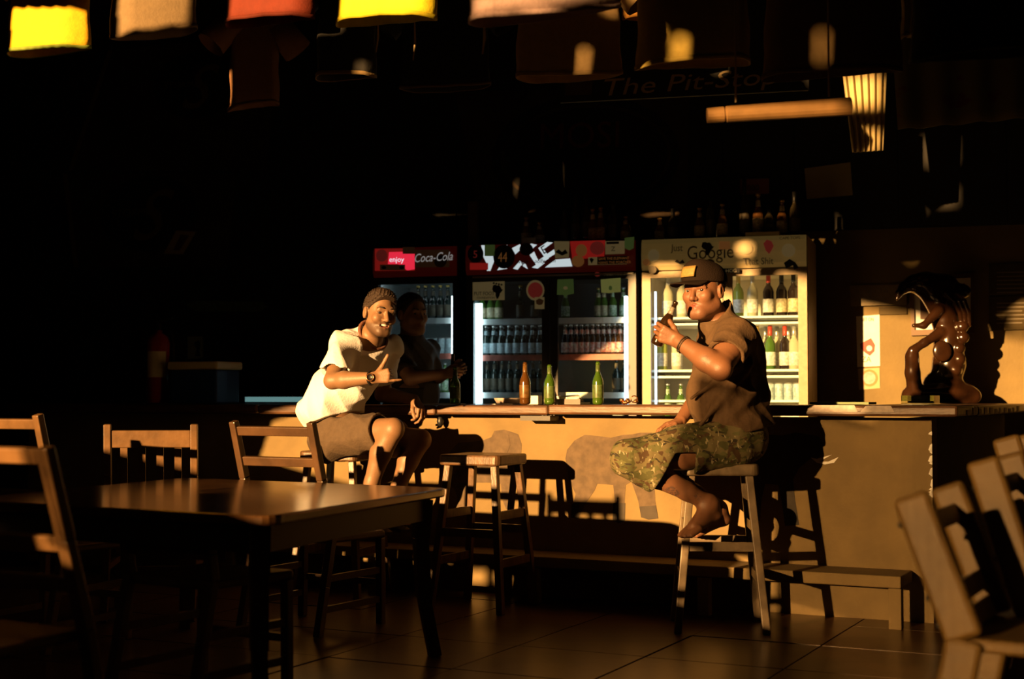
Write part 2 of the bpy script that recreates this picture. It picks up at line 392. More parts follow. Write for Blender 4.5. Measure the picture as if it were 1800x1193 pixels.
# ------------------------------------------------------------------ decals on flat faces, drawn in outline
def decal(name, pts, m, parent, n, c, th=0.002, label=None, front=0.0):
    q = [PN(x, y, n, c-front) for x, y in pts]; nv = V(-n[0], -n[1], 0).normalized()
    k = len(q); ar = sum((pts[i][0]*pts[(i+1)%k][1]-pts[(i+1)%k][0]*pts[i][1]) for i in range(k))
    if ar > 0: q = q[::-1]
    mb = MB(); mb.add(q + [p + nv*th for p in q], [list(range(k,2*k)), list(range(k))[::-1]] + [(i,(i+1)%k,k+(i+1)%k,k+i) for i in range(k)])
    return mb.build(name, m, parent, world=True, label=label)
def oval(cx, cy, rx, ry, n=20, a=0.0):
    return [(cx+rx*math.cos(t)*math.cos(a)-ry*math.sin(t)*math.sin(a), cy+rx*math.cos(t)*math.sin(a)+ry*math.sin(t)*math.cos(a)) for t in [2*math.pi*k/n for k in range(n)]]
def rect(x0, y0, x1, y1, sl=0.0): return [(x0,y0),(x1,y0+sl*(x1-x0)),(x1,y1+sl*(x1-x0)),(x0,y1)]
def ptext(name, s, px, py, hpx, m, parent, n, c, rot=0.0, shear=0.0, xs=1.0, front=0.003, align='LEFT'):
    o = PN(px, py, n, c-front); r = PN(px+20*math.cos(rot), py+20*math.sin(rot), n, c-front) - o
    u = PN(px+20*math.sin(rot), py-20*math.cos(rot), n, c-front) - o
    r.normalize(); u = (u - r*u.dot(r)).normalized()
    return text(name, s, hpx*o.y/2500/0.70, o, r, u, m, parent, True, 0.0006, align, shear, xs)
NB = (BV.x, BV.y); NF = (FV.x, FV.y)

# ------------------------------------------------------------------ the bar
bar = thing('bar_counter', 'long ochre plastered bar counter painted with elephants', 'bar counter', (0,0,0), -TB)
U1 = -1.27; V0 = 7.139
MB().box(-7.2, U1, V0, V0+0.14, 0, 0.995).build('front_wall', M_plaster, bar)
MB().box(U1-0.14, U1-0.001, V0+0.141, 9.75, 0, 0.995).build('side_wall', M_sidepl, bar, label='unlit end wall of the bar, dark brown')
MB().box(-7.2, U1-0.10, 6.855, V0-0.001, 0.195, 0.252).build('foot_ledge', M_plaster, bar, bevel=0.006)
for u in (-1.40, -2.35, -3.3, -4.3, -5.3):
    MB().box(u-0.03, u+0.03, 6.86, 6.92, 0, 0.194).build('ledge_post', M_plaster, bar, bevel=0.004)
chips = MB()
for k in range(26):
    z = random.uniform(0.1, 0.93); h = random.uniform(0.008, 0.045); w = random.uniform(0.006, 0.02)
    chips.add([(U1-w, V0-0.002, z), (U1+0.0015, V0-0.002, z-h*0.4), (U1+0.0015, V0-0.002, z+h), (U1-w*0.5, V0-0.002, z+h*0.8)], [(0,1,2,3)])
ch = chips.build('chipped_edge', M_white, bar, label='chipped white edge of the bar corner'); ch['kind'] = 'stuff'
E1 = [(787,850),(784,822),(792,792),(806,778),(830,776),(848,774),(864,768),(869,757),(886,755),(900,759),(911,763),(917,780),(916,800),(905,812),(900,830),(899,862),(903,892),(890,895),(884,880),(880,850),(858,848),(838,848),(826,856),(818,870),(818,896),(803,897),(804,872),(798,858)]
E2 = [(1000,842),(994,806),(997,790),(1010,774),(1028,764),(1050,766),(1074,769),(1096,764),(1112,763),(1126,760),(1145,760),(1165,768),(1180,780),(1192,800),(1196,830),(1192,866),(1184,870),(1178,846),(1168,826),(1158,832),(1150,850),(1152,880),(1157,910),(1140,913),(1127,909),(1122,880),(1110,846),(1100,852),(1098,880),(1098,915),(1088,919),(1077,914),(1081,880),(1078,852),(1050,850),(1045,862),(1030,884),(1021,900),(1017,912),(1005,908),(1007,888),(1012,868)]
E3 = [(1312,842),(1306,806),(1311,790),(1326,774),(1346,764),(1376,765),(1400,760),(1420,764),(1440,768),(1448,780),(1446,796),(1434,808),(1424,806),(1414,815),(1405,822),(1394,842),(1398,880),(1405,922),(1380,924),(1374,880),(1368,852),(1345,850),(1338,880),(1336,915),(1316,915),(1318,880)]
for k, (E, m) in enumerate(((E1, M_eleph), (E2, M_eleph), (E3, M_eleph2))):
    e = decal('painted_elephant', E, m, bar, NB, V0-0.0005, 0.0012, ['painted elephant facing right, beside the empty stool', 'painted elephant in the middle of the bar front', 'painted elephant with white tusk at the right'][k])
    if k == 0:
        decal('painted_ear', [(866,790),(870,766),(880,760),(894,764),(897,782),(890,800),(876,804)], M_eleph, e, NB, V0-0.0025, 0.001)
    if k == 1:
        for q in ([(1005,886),(1018,882),(1017,912),(1004,909)], [(1078,884),(1099,884),(1098,915),(1088,919),(1077,914)], [(1124,890),(1153,888),(1157,911),(1140,913),(1127,909)]):
            decal('painted_foot', q, M_eleph2, e, NB, V0-0.0025, 0.001)
    if k == 2:
        decal('painted_tusk', [(1425,804),(1436,806),(1462,799),(1440,811),(1456,811),(1474,803),(1466,813),(1450,816),(1436,813)], M_white, e, NB, V0-0.0025, 0.001, 'white painted tusk')
bt = thing('bar_slab', 'varnished dark wooden bar top slab running along the bar', 'bar top', (0,0,1.0), -TB); bt['kind'] = 'thing'
us = [-7.25, -5.2, -3.97, -3.27, -1.12]
for i in range(4):
    MB().box(us[i]+0.002, us[i+1]-0.002, 6.985+[0,0.006,0.012,0][i], 7.62, [0.0,-0.004,0.0,0.004][i], 0.055+[0,-0.004,-0.002,0.002][i]).build('plank', M_bartop, bt, bevel=0.012)
MB().box(-1.80, -1.12, 7.623, 9.82, 0.0, 0.055).build('plank', M_bartop, bt, bevel=0.012)
MB().box(-3.44, -3.26, 7.0, 7.12, -0.03, -0.004).build('bracket', M_black, bt)
hk = MB(); c = toB(PN(774, 731, NB, 7.09)); hk.lathe([(0.003,-0.075),(0.016,-0.06),(0.021,-0.04),(0.014,-0.02),(0.006,0.0)], 10, 0, Matrix.Translation((c.x, 7.09, 0.0)))
hk.build('bag_hook', M_black, bt, smooth=True)
# stickers along the front edge of the bar top
M_stk = mat('pale worn sticker', (0.50,0.42,0.36), 0.6, var=0.3, scale=40)
M_ink = mat('black ink', (0.012,0.012,0.014), 0.7)
for (a, b_, y0, y1, lab) in ((1415,1508,712,724,'long pale sticker on the bar top front edge, left of the end pair'), (1512,1572,713,724,'short pale sticker nearest the bar corner on the bar top edge')):
    s_ = decal('edge_sticker', [(a+10,y0),(b_-6,y0),(b_,y1),(a,y1)], M_stk, None, NB, 6.984, 0.001); tag(s_, lab, 'sticker', 'stickers on the bar top edge')
nbu = (BU.x, BU.y)
es = MB()
for k in range(11):
    v = 7.25+0.19*k; es.box(-1.119, -1.1175, v, v+random.uniform(0.06,0.13), 1.008, 1.03+random.uniform(0,0.02))
e_ = es.build('end_edge_stickers', M_stk); e_.rotation_euler = (0,0,-TB); e_['kind'] = 'stuff'; tag(e_, 'row of small worn stickers on the end edge of the bar top', 'stickers')

# ------------------------------------------------------------------ bottles
def bottle_mesh(name, h, R, mats, kind='beer', n=10):
    if kind == 'beer':
        pr = [(0.6*R,0),(R,0.02*h),(R,0.12*h),(1.03*R,0.125*h),(1.03*R,0.44*h),(R,0.445*h),(R,0.52*h),(0.85*R,0.60*h),(0.47*R,0.70*h),(0.49*R,0.705*h),(0.42*R,0.84*h),(0.38*R,0.845*h),(0.37*R,0.94*h),(0.46*R,0.945*h),(0.46*R,h)]
        ms = [0,0,0,1,0,0,0,0,1,1,0,0,2,2]
    elif kind == 'wine':
        pr = [(0.7*R,0),(R,0.01*h),(R,0.12*h),(1.02*R,0.125*h),(1.02*R,0.42*h),(R,0.425*h),(R,0.58*h),(0.8*R,0.66*h),(0.42*R,0.73*h),(0.38*R,0.78*h),(0.40*R,0.785*h),(0.40*R,h)]
        ms = [0,0,0,1,0,0,0,0,0,2,2]
    else:
        pr = [(0.8*R,0),(R,0.04*h),(R,0.93*h),(0.82*R,h)]; ms = [1,1,2]
    return MB().lathe(pr, n, ms=ms).mesh(name, mats, True)
def fgl(name, c, r=0.12): return mat(name, c, r, coat=0.6)
G_dk = fgl('dark bottle glass', (0.012,0.022,0.018)); G_br = fgl('brown bottle glass', (0.05,0.02,0.006)); G_gr = fgl('green bottle glass', (0.06,0.13,0.02)); G_yg = fgl('yellow green bottle glass', (0.30,0.34,0.05)); G_rd = fgl('red wine glass', (0.02,0.012,0.010)); G_cl = fgl('clear bottle glass', (0.45,0.42,0.30))
L_wh = mat('white label', (0.75,0.74,0.70), 0.5, var=0.45, scale=55); L_cr = mat('cream label', (0.72,0.62,0.40), 0.5, var=0.5, scale=60); L_bl = mat('silver blue label', (0.50,0.62,0.68), 0.4, var=0.45, scale=60); L_rd = mat('red white label', (0.72,0.66,0.62), 0.5, col2=(0.5,0.10,0.07), scale=50); L_gn = mat('green patterned label', (0.70,0.72,0.62), 0.5, col2=(0.15,0.28,0.12), scale=60)
L_dk = mat('dark label', (0.10,0.08,0.05), 0.6, var=0.5, scale=50); C_si = mat('silver cap', (0.6,0.6,0.58), 0.3, 0.8); C_rd = mat('red foil', (0.45,0.05,0.03), 0.4); C_go = mat('gold foil', (0.6,0.42,0.12), 0.35, 0.6); C_bk = mat('black cap', (0.02,0.02,0.02), 0.4)
ORD = ['leftmost','second from the left','third from the left','fourth from the left','fifth from the left','sixth from the left','seventh from the left','eighth from the left','ninth from the left','tenth from the left','rightmost']
SEEN = {}
def put(me, name, px, pz, v, z, label, cat, group=None):
    if group and label:
        i = SEEN.get(label, 0); SEEN[label] = i+1; ROWS.setdefault(label, [])
    o = put0(me, name, px, pz, v, z, label, cat, group)
    if group and label: ROWS[label].append(o)
    return o
ROWS = {}
def name_rows():
    for lab, os_ in ROWS.items():
        if len(os_) > 1:
            for i, o in enumerate(sorted(os_, key=lambda q: q.location.x)): o['label'] = lab + ', ' + ('rightmost' if i == len(os_)-1 else ORD[i])
def put0(me, name, px, pz, v, z, label, cat, group):
    p = PN(px, pz, NF, v); o = obj(name, me); o.location = (p.x, p.y, z); o.rotation_euler = (0, 0, random.uniform(0, 6)); return tag(o, label, cat, group)

# ------------------------------------------------------------------ fridges
M_ledc = emis('cold tube light', (0.72, 0.93, 1.0), 5.0); M_ledw = emis('soft tube light', (0.85, 0.93, 1.0), 2.2)
M_pane = pane_mat('door glass', (0.93,0.97,0.96)); M_liner = mat('pale fridge liner', (0.55,0.60,0.60), 0.5); M_linerd = mat('grey fridge liner', (0.16,0.19,0.20), 0.5)
M_linerw = mat('cream fridge liner', (0.80,0.74,0.60), 0.5); M_alu = mat('brushed aluminium frame', (0.2520,0.1960,0.1120), 0.45, 0.25, var=0.2, scale=30)
M_wire = mat('white wire shelf', (0.75,0.78,0.78), 0.4); M_strip = mat('red price strip', (0.55,0.16,0.12), 0.5, var=0.4, scale=12)
FH = 2.14; HB = 1.935; DT = 1.905; DB = 0.25; FD = 0.66
def fridge(label, x0, x1, frame, liner, doors, fw=0.05):
    a = PN(x0, 600, NF, FRV); b = PN(x1, 600, NF, FRV); ua = toF(a).x; ub = toF(b).x; w = ub-ua
    r = thing('drinks_fridge', label, 'fridge', F(ua, FRV), -TF)
    cb = MB(); cb.box(0, 0.03, 0.03, FD, 0.05, FH).box(w-0.03, w, 0.03, FD, 0.05, FH).box(0.03, w-0.03, FD-0.03, FD, 0.05, FH).box(0.03, w-0.03, 0.03, FD-0.03, 0.05, DB).box(0.03, w-0.03, 0.03, FD-0.03, DT+0.01, FH)
    cb.build('cabinet', frame, r)
    ln = MB(); ln.box(0.031, 0.036, 0.05, FD-0.04, DB+0.001, DT).box(w-0.036, w-0.031, 0.05, FD-0.04, DB+0.001, DT).box(0.037, w-0.037, FD-0.042, FD-0.036, DB+0.001, DT).box(0.037, w-0.037, 0.05, FD-0.044, DT, DT+0.008)
    ln.build('liner', liner, r)
    k = MB(); k.box(0.02, w-0.02, 0.06, FD-0.05, 0.0, 0.049); k.build('plinth', M_blackm, r)
    n = len(doors); dw = w/n
    for i in range(n):
        d = obj('door', MB().box(i*dw+0.003, i*dw+fw, 0, 0.029, DB-0.02, DT+0.02).box((i+1)*dw-fw, (i+1)*dw-0.003, 0, 0.029, DB-0.02, DT+0.02).box(i*dw+fw, (i+1)*dw-fw, 0, 0.029, DB-0.02, DB+0.04).box(i*dw+fw, (i+1)*dw-fw, 0, 0.029, DT-0.02, DT+0.02).mesh('door', frame), r)
        MB().box(i*dw+fw, (i+1)*dw-fw, 0.010, 0.014, DB+0.04, DT-0.02).build('pane', M_pane, d)
        hx = i*dw+fw*0.5 if doors[i] == 'l' else (i+1)*dw-fw*0.5
        MB().tube([(hx,0,0.9),(hx,-0.035,0.92),(hx,-0.035,1.12),(hx,0,1.14)], 0.008, 6).build('handle', M_black, d, smooth=True)
    return r, w, ua
def shelf(r, w, z, strip=None, th=0.012, y0=0.09, sh_=0.04):
    s = MB().box(0.04, w-0.04, y0+0.012, FD-0.06, z-th, z).build('shelf', M_wire, r)
    MB().box(0.04, w-0.04, y0, y0+0.010, z+0.012-sh_, z+0.012).build('price_strip', strip or M_wire, s)
def tubelight(r, x, z0, z1, m, wd=0.02, y=0.06):
    MB().box(x-wd/2, x+wd/2, y, y+0.02, z0, z1).build('light_tube', m, r)
def zat(px, py, v=FRV+0.1): return PN(px, py, NF, v).z
M_blackf = mat('black fridge enamel', (0.014,0.014,0.015), 0.35)
f1, w1, u1 = fridge('narrow single door drinks fridge with red lit header, behind the bartender', 656, 804, M_blackf, M_liner, ['r'], 0.035)
f2, w2, u2 = fridge('wide double door black fridge with sticker covered header in the middle', 819, 1119, M_blackf, M_linerd, ['r','l'], 0.055)
f3, w3, u3 = fridge('wide aluminium framed wine fridge at the right end of the row', 1128, 1420, M_alu, M_linerw, ['r','l'], 0.06)
def lx(px, u0, v=FRV+0.06): return toF(PN(px, 600, NF, v)).x - u0
zS1, zS2, zS3 = zat(970,562), zat(970,626), zat(970,690)
for r, w, st in ((f1, w1, 0), (f2, w2, 0)):
    shelf(r, w, zat(760,562) if r is f1 else zS1); shelf(r, w, zat(760,624) if r is f1 else zS2, M_strip); shelf(r, w, zS3 - 0.01)
zW1, zW2, zW3 = zat(1350,566), zat(1350,660), zat(1350,704)
for z in (zat(1350,558), zat(1350,569), zat(1350,652), zat(1350,663), zat(1350,706)): shelf(f3, w3, z, None, 0.004, 0.09, 0.014)
tubelight(f2, lx(841,u2), 1.02, zat(841,533,FRV+.06), M_ledc, 0.045); tubelight(f2, lx(1100,u2), 1.02, zat(1110,520,FRV+.06), M_ledc, 0.022)
tubelight(f1, lx(795,u1), 1.1, zat(795,520,FRV+.06), M_ledc, 0.014); MB().box(0.05, w1-0.05, 0.06, 0.08, DT-0.012, DT-0.002).build('light_tube', M_ledw, f1)
tubelight(f3, lx(1284,u3), 1.05, zat(1284,500,FRV+.06), M_ledw, 0.03); tubelight(f3, lx(1152,u3), 1.05, 1.8, M_ledw, 0.012)

b_silver = bottle_mesh('bottle', 0.22, 0.030, [G_dk, L_bl, C_si]); b_cream = bottle_mesh('bottle', 0.22, 0.030, [G_gr, L_cr, C_go]); b_red = bottle_mesh('bottle', 0.22, 0.030, [G_br, L_rd, C_si]); b_dark = bottle_mesh('bottle', 0.25, 0.031, [G_dk, L_dk, C_go]); b_green = bottle_mesh('bottle', 0.22, 0.030, [G_gr, L_gn, C_si])
can_s = bottle_mesh('can', 0.125, 0.031, [C_si, L_bl, C_si], 'can')
vr = FRV+0.20
for px in (851, 866, 880): put(b_cream, 'beer_bottle', px-3, 560, vr, zS1, "cream labelled beer bottle under the continent sticker", 'bottle', 'cream labelled bottles top left shelf')
for px in (915, 940): put(b_dark, 'beer_bottle', px, 560, vr, zS1, "dark bottle behind the round red sticker", 'bottle', 'dark bottles top left shelf')
for i in range(8): put(b_silver, 'beer_bottle', 854+13.6*i, 624, vr, zS2, "silver labelled bottle, front row, left door middle shelf", 'bottle', 'silver labelled bottles middle left shelf')
for i in range(8): put(b_silver, 'beer_bottle', 858+13.6*i, 622, vr+0.14, zS2, "silver labelled bottle, back row, left door middle shelf", 'bottle', 'second row of silver bottles middle left shelf')
for i in range(8): put(b_dark, 'beer_bottle', 856+13.4*i, 690, vr+0.05, zS3-0.01, "dark bottle on the lowest shelf behind the left door", 'bottle', 'dark bottles lowest left shelf')
put(b_green, 'beer_bottle', 994, 560, vr, zS1, 'lone green labelled bottle under the speech bubble sticker', 'bottle')
for px in (1055, 1065, 1080, 1099): put(b_cream if px < 1070 else b_green, 'beer_bottle', px-3, 560, vr, zS1, "beer bottle near the lime sticker", 'bottle', 'bottles top right shelf')
for i in range(11): put(b_red, 'beer_bottle', 994+9.6*i, 624, vr, zS2, "red and white labelled bottle, front row, right door", 'bottle', 'red and white bottles middle right shelf')
for i in range(11): put(b_red, 'beer_bottle', 997+9.6*i, 622, vr+0.12, zS2, "red and white labelled bottle, back row, right door", 'bottle', 'back row of red and white bottles')
for px in (1086, 1100): put(b_dark, 'beer_bottle', px-2, 690, vr, zS3-0.01, "gold capped dark bottle low at the right door edge", 'bottle', 'gold capped bottles lowest right shelf')
for i in range(5): put(b_dark, 'beer_bottle', 735+13*i, 560, vr, zat(760,562), "dark bottle on the narrow fridge's upper shelf", 'bottle', 'dark bottles in the narrow fridge')
for i in range(6): put(can_s, 'drink_can', 722+13.5*i, 622, vr, zat(760,624), "silver can on the narrow fridge's middle shelf", 'can', 'silver cans in the narrow fridge')
for i in range(5): put(b_green, 'beer_bottle', 730+13*i, 690, vr, zS3-0.01, "green bottle low in the narrow fridge", 'bottle', 'green bottles in the narrow fridge')
w_dk = bottle_mesh('wine_bottle', 0.30, 0.037, [G_rd, L_wh, C_rd], 'wine'); w_bk = bottle_mesh('wine_bottle', 0.30, 0.037, [G_rd, L_cr, C_bk], 'wine'); w_gn = bottle_mesh('wine_bottle', 0.30, 0.037, [G_yg, L_wh, C_go], 'wine'); w_wh = bottle_mesh('wine_bottle', 0.30, 0.037, [G_cl, L_wh, C_si], 'wine'); w_g2 = bottle_mesh('wine_bottle', 0.30, 0.037, [G_gr, L_wh, C_rd], 'wine')
vw = FRV+0.18
for px, me, lab in ((1178, w_wh, 'pale wine bottle on the top shelf nearest the left frame of the wine fridge'), (1203, w_wh, 'pale wine bottle on the top shelf beside the man in the cap'), (1302, w_gn, 'green wine bottle on the top shelf next to the white tube light'), (1327, w_wh, 'clear wine bottle with broad white label on the wine fridge top shelf'), (1355, w_dk, 'red wine bottle with orange red foil neck on the top shelf'), (1378, w_bk, 'dark wine bottle with black neck on the top shelf'), (1399, w_bk, 'dark wine bottle behind the right frame of the wine fridge')):
    put(me, 'wine_bottle', px-4, 556, vw, zat(1350,558), lab, 'bottle', 'wine bottles on the top shelf')
for px, me, lab in ((1168, w_gn, 'yellow green wine bottle low at the left frame of the wine fridge'), (1194, w_wh, 'white labelled wine bottle under the raised forearm'), (1335, w_gn, 'yellow green wine bottle, leftmost visible on the middle shelf'), (1358, w_g2, 'green wine bottle with white label on the middle shelf'), (1384, w_dk, 'red topped wine bottle with large white label on the middle shelf'), (1400, w_wh, 'pale wine bottle at the right edge of the middle shelf')):
    put(me, 'wine_bottle', px-4, 650, vw, zat(1350,652), lab, 'bottle', 'wine bottles on the middle shelf')
for px in (1346, 1366, 1386): put(w_wh, 'wine_bottle', px, 648, vw+0.15, zat(1350,652), "pale wine bottle in the middle shelf back row", 'bottle', 'wine bottles in the back row')
for i in range(5): put(can_s, 'drink_can', 1338+16*i, 704, vw, zat(1350,706), "pale can on the wine fridge's lowest visible shelf", 'can', 'pale cans low in the wine fridge')
for px in (1174, 1197): put(b_green, 'beer_bottle', px, 704, vw, zat(1350,706)-0.10, "small green bottle low under the raised arm", 'bottle', 'small green bottles low in the wine fridge')

# ------------------------------------------------------------------ fridge headers and stickers
HC = FRV - 0.025
def header(r, w, m, name='header'):
    prof = [(0.0,HB+0.0),(-0.018,HB+0.03),(-0.025,(HB+FH)/2),(-0.018,FH-0.03),(0.0,FH)]
    mb = MB(); k = len(prof); vs = [(0.004,y,z) for y,z in prof] + [(w-0.004,y,z) for y,z in prof]
    mb.add(vs, [(i+1,i,k+i,k+i+1) for i in range(k-1)] + [tuple(range(k)), tuple(range(2*k-1,k-1,-1)), (0,k-1,2*k-1,k)])
    return mb.build(name, m, r)
M_redlit = emis('lit red sign', (1.0,0.03,0.07), 0.75); M_whlit = emis('lit white letters', (0.95,0.9,1.0), 0.95); M_whdim = emis('lit white sign', (0.80,0.92,0.95), 0.62)
M_whlo = emis('faint lit letters', (0.9,0.85,0.8), 0.22)
M_redhd = mat('red sign acrylic', (0.07,0.012,0.010), 0.35, emit=(1,0.05,0.02), estr=0.012); M_redhd2 = mat('bright red sign acrylic', (0.5,0.03,0.02), 0.35, emit=(1,0.04,0.03), estr=0.13); M_brown = mat('brown sticker', (0.12,0.06,0.03), 0.6, emit=(0.3,0.12,0.04), estr=0.03)
M_stc = mat('cream sticker', (0.62,0.52,0.28), 0.6, emit=(0.8,0.6,0.25), estr=0.06); M_stg = mat('green sticker', (0.20,0.30,0.10), 0.6, emit=(0.3,0.5,0.12), estr=0.05); M_sto = mat('orange sticker', (0.55,0.22,0.06), 0.6, emit=(1.0,0.4,0.1), estr=0.06); M_strd = mat('dull red sticker', (0.40,0.07,0.05), 0.6, emit=(1,0.1,0.08), estr=0.05); M_sty = mat('lime sticker', (0.55,0.58,0.16), 0.6, emit=(0.7,0.75,0.2), estr=0.10); M_gry = mat('grey ink', (0.20,0.17,0.12), 0.7)  # weak glow put in for backlight shining through the stickers
h1 = header(f1, w1, M_redhd)
def hd(r, pts, m, fr=0.004, name='sticker', label=None): return decal(name, pts, m, r, NF, HC, 0.0015, label, fr)
hd(h1, rect(659,437,729,476,-0.01), M_redhd2, 0.002, 'lit_panel'); hd(h1, [(684,443),(729,442),(729,473),(716,475),(700,464),(682,464)], M_redlit, 0.005, 'lit_panel')
ptext('lettering', 'enjoy', 684, 460, 9, M_whlit, h1, NF, HC, 0.0, front=0.008)
hd(h1, rect(729,439,790,470,-0.01), M_brown, 0.004); ptext('lettering', 'Coca-Cola', 727, 461, 15, M_whlo, h1, NF, HC, -0.06, 0.35, 0.78, 0.008)
hd(h1, oval(671,449,10,11), M_strd, 0.006); hd(h1, rect(668,465,712,475), M_brown, 0.008); hd(h1, rect(708,434,729,446), M_brown, 0.008); hd(h1, oval(774,459,11,11), M_gry, 0.007)
for k in (675, 706): hd(h1, oval(k,470,4,3), M_ink, 0.011)
h2 = header(f2, w2, M_redhd)
hd(h2, rect(846,433,972,474,-0.03), M_redhd, 0.002, 'lit_panel'); hd(h2, [(1002,424),(1064,422),(1062,452),(1006,456)], M_redhd2, 0.002, 'lit_panel')
for pts in ([(846,431),(868,430),(866,462),(862,476),(855,462),(850,452)], [(858,452),(872,450),(862,476),(856,476)], [(900,436),(914,429),(918,436),(906,447)], [(902,472),(914,458),(924,464),(928,473),(916,466),(910,474)], [(931,448),(939,442),(946,458),(961,447),(965,454),(944,468)], [(946,436),(962,425),(972,426),(956,438),(962,446),(974,438),(976,446),(960,456)], [(922,434),(934,428),(944,430),(928,444)], [(935,470),(950,460),(958,462),(945,472)], [(958,470),(976,456),(1002,454),(1006,468)], [(880,436),(892,430),(886,440)], [(880,466),(892,472),(874,475)]):
    hd(h2, pts, M_whdim, 0.004, 'lit_stripe')
ptext('lettering', 'E', 955, 447, 14, M_ink, h2, NF, HC, -0.55, front=0.009); ptext('lettering', 'L', 938, 461, 14, M_whdim, h2, NF, HC, -0.55, front=0.009); ptext('lettering', 'A', 918, 470, 13, M_redhd, h2, NF, HC, -0.55, front=0.009)
s_ = hd(h2, oval(886,451,19,21), M_ink, 0.008, label='black round sticker numbered 44'); ptext('lettering', '44', 875, 460, 17, M_sto, s_, NF, HC, 0, 0, 0.72, 0.012)
s_ = hd(h2, oval(836,446,14,16), M_ink, 0.008, label='black round sticker numbered 5'); ptext('lettering', '5', 831, 453, 13, M_strd, s_, NF, HC, front=0.012)
hd(h2, oval(925,438,12,11), M_ink, 0.008); hd(h2, rect(852,430,870,450), M_stg, 0.008); hd(h2, rect(826,462,858,474), M_redhd2, 0.006)
hd(h2, [(974,424),(1001,424),(1000,452),(976,454)], M_stc, 0.006); hd(h2, [(976,443),(982,438),(988,443),(994,438),(998,445),(988,449)], M_ink, 0.009)
ptext('lettering', 'www.   polly.com', 908, 463, 7, M_ink, h2, NF, HC, -0.03, 0.2, 1.0, 0.009)
hd(h2, oval(1022,440,10,11), M_sto, 0.006); hd(h2, oval(1050,436,13,12), M_strd, 0.006); hd(h2, oval(1016,459,11,10), M_sto, 0.006); hd(h2, rect(1064,424,1098,447,-0.03), M_stc, 0.006); hd(h2, [(1098,418),(1115,416),(1114,436),(1106,440),(1098,436)], M_stg, 0.010)
hd(h2, rect(1066,425,1088,429,-0.03), M_ink, 0.009); ptext('lettering', 'Z', 1074, 441, 8, M_gry, h2, NF, HC, front=0.009)
s_ = hd(h2, rect(1034,452,1102,466,-0.03), M_stc, 0.007); hd(s_, [(1036,455),(1040,453),(1044,456),(1040,463)], M_ink, 0.010)
hd(s_, rect(1050,451,1102,465,-0.03), M_ink, 0.009)
ptext('lettering', 'SAVE THE ELEPHANT', 1052, 457, 4.6, M_sto, s_, NF, HC, -0.03, 0, 0.9, 0.012); ptext('lettering', 'HANG THE POACHER', 1052, 464, 4.6, M_sto, s_, NF, HC, -0.03, 0, 0.9, 0.012)
MB().box(0.05, w2-0.02, -0.012, 0.0, HB-0.022, HB-0.010).build('trim_strip', mat('dull metal strip', (0.32,0.28,0.24), 0.4, 0.5), f2)
ptext('lettering', 'PUCK YOU CAPTA', 1062, 484, 4.5, M_stc, f2, NF, FRV-0.002, -0.03); decal('sticker', oval(1050,482,5,4), M_strd, f2, NF, FRV-0.002)
M_f3hd = mat('cream sign acrylic', (0.62,0.50,0.26), 0.4, emit=(0.75,0.48,0.13), estr=0.055)  # faint warm glow added so the header still reads
h3 = header(f3, w3, M_f3hd)
ptext('lettering', 'Just', 1180, 441, 12, M_gry, h3, NF, HC, 0.0, 0, 0.8, 0.006); ptext('lettering', 'Google', 1207, 456, 24, M_gry, h3, NF, HC, -0.04, 0, 0.82, 0.007); ptext('lettering', 'That Shit', 1306, 465, 12, M_gry, h3, NF, HC, -0.02, 0, 0.85, 0.006)
africa = [(0,0),(5,-1),(8,1),(12,0),(15,3),(17,8),(20,9),(17,14),(14,17),(13,22),(10,28),(7,28),(5,22),(5,16),(1,14),(-2,9),(-1,4)]
hd(h3, [(1235+x,426+y*0.8) for x,y in africa], M_ink, 0.010); hd(h3, rect(1264,424,1283,438), M_sto, 0.009); hd(h3, [(1186,460),(1190,456),(1195,460),(1200,456),(1204,462),(1195,464)], M_ink, 0.009)
for (x, y, rx, ry, m) in ((1149,449,10,11,M_stc),(1136,461,6,6,M_sto),(1147,474,7,7,M_gry),(1248,461,8,6,M_gry),(1386,440,12,12,M_stc),(1312,437,11,10,M_stc)): hd(h3, oval(x,y,rx,ry), m, 0.005)
hd(h3, [(1342,428),(1348,421),(1356,424),(1360,432),(1356,440),(1352,446),(1346,440)], M_strd, 0.008); hd(h3, [(1378,462),(1388,455),(1398,461),(1404,470),(1396,474),(1394,466),(1382,472)], M_ink, 0.009)
ptext('lettering', 'CAPE TOPS', 1370, 421, 5, M_gry, h3, NF, HC, -0.03, front=0.006); hd(h3, rect(1256,472,1300,480,-0.02), M_ink, 0.009); ptext('lettering', 'TER-HOG', 1258, 479, 6, M_stc, h3, NF, HC, -0.02, front=0.012)
PC = FRV-0.0015
s_ = decal('sticker', [(831,496),(887,494),(887,527),(831,528)], M_stc, f2, NF, PC, 0.001, 'cream sticker with black continent shape'); decal('sticker_print', [(867+x*0.85,501+y*0.85) for x,y in africa], M_ink, s_, NF, PC-0.0015, 0.001)
for k in range(4): decal('sticker_print', oval(868+k*4.5,497.5+k*0.9,1.8,1.6), M_ink, s_, NF, PC-0.0015, 0.001)
ptext('sticker_print', 'PUT FOOT', 833, 519, 6.5, M_ink, s_, NF, PC, -0.01, 0, 0.85, 0.002); ptext('sticker_print', 'FOUNDATION', 838, 525, 3.5, M_ink, s_, NF, PC, -0.01, 0, 1.0, 0.002)
s_ = decal('sticker', oval(941,510,16,18,24), M_stc, f2, NF, PC, 0.001, 'round red sticker with cream rim'); decal('sticker_print', oval(941,510,13,14,24), M_strd, s_, NF, PC-0.0015, 0.001)
s_ = decal('sticker', rect(940,522,957,543), M_stc, f2, NF, PC-0.002, 0.001); decal('sticker_print', [(942,528),(948,524),(956,528),(953,535),(948,536),(943,534)], M_brown, s_, NF, PC-0.0035, 0.001)
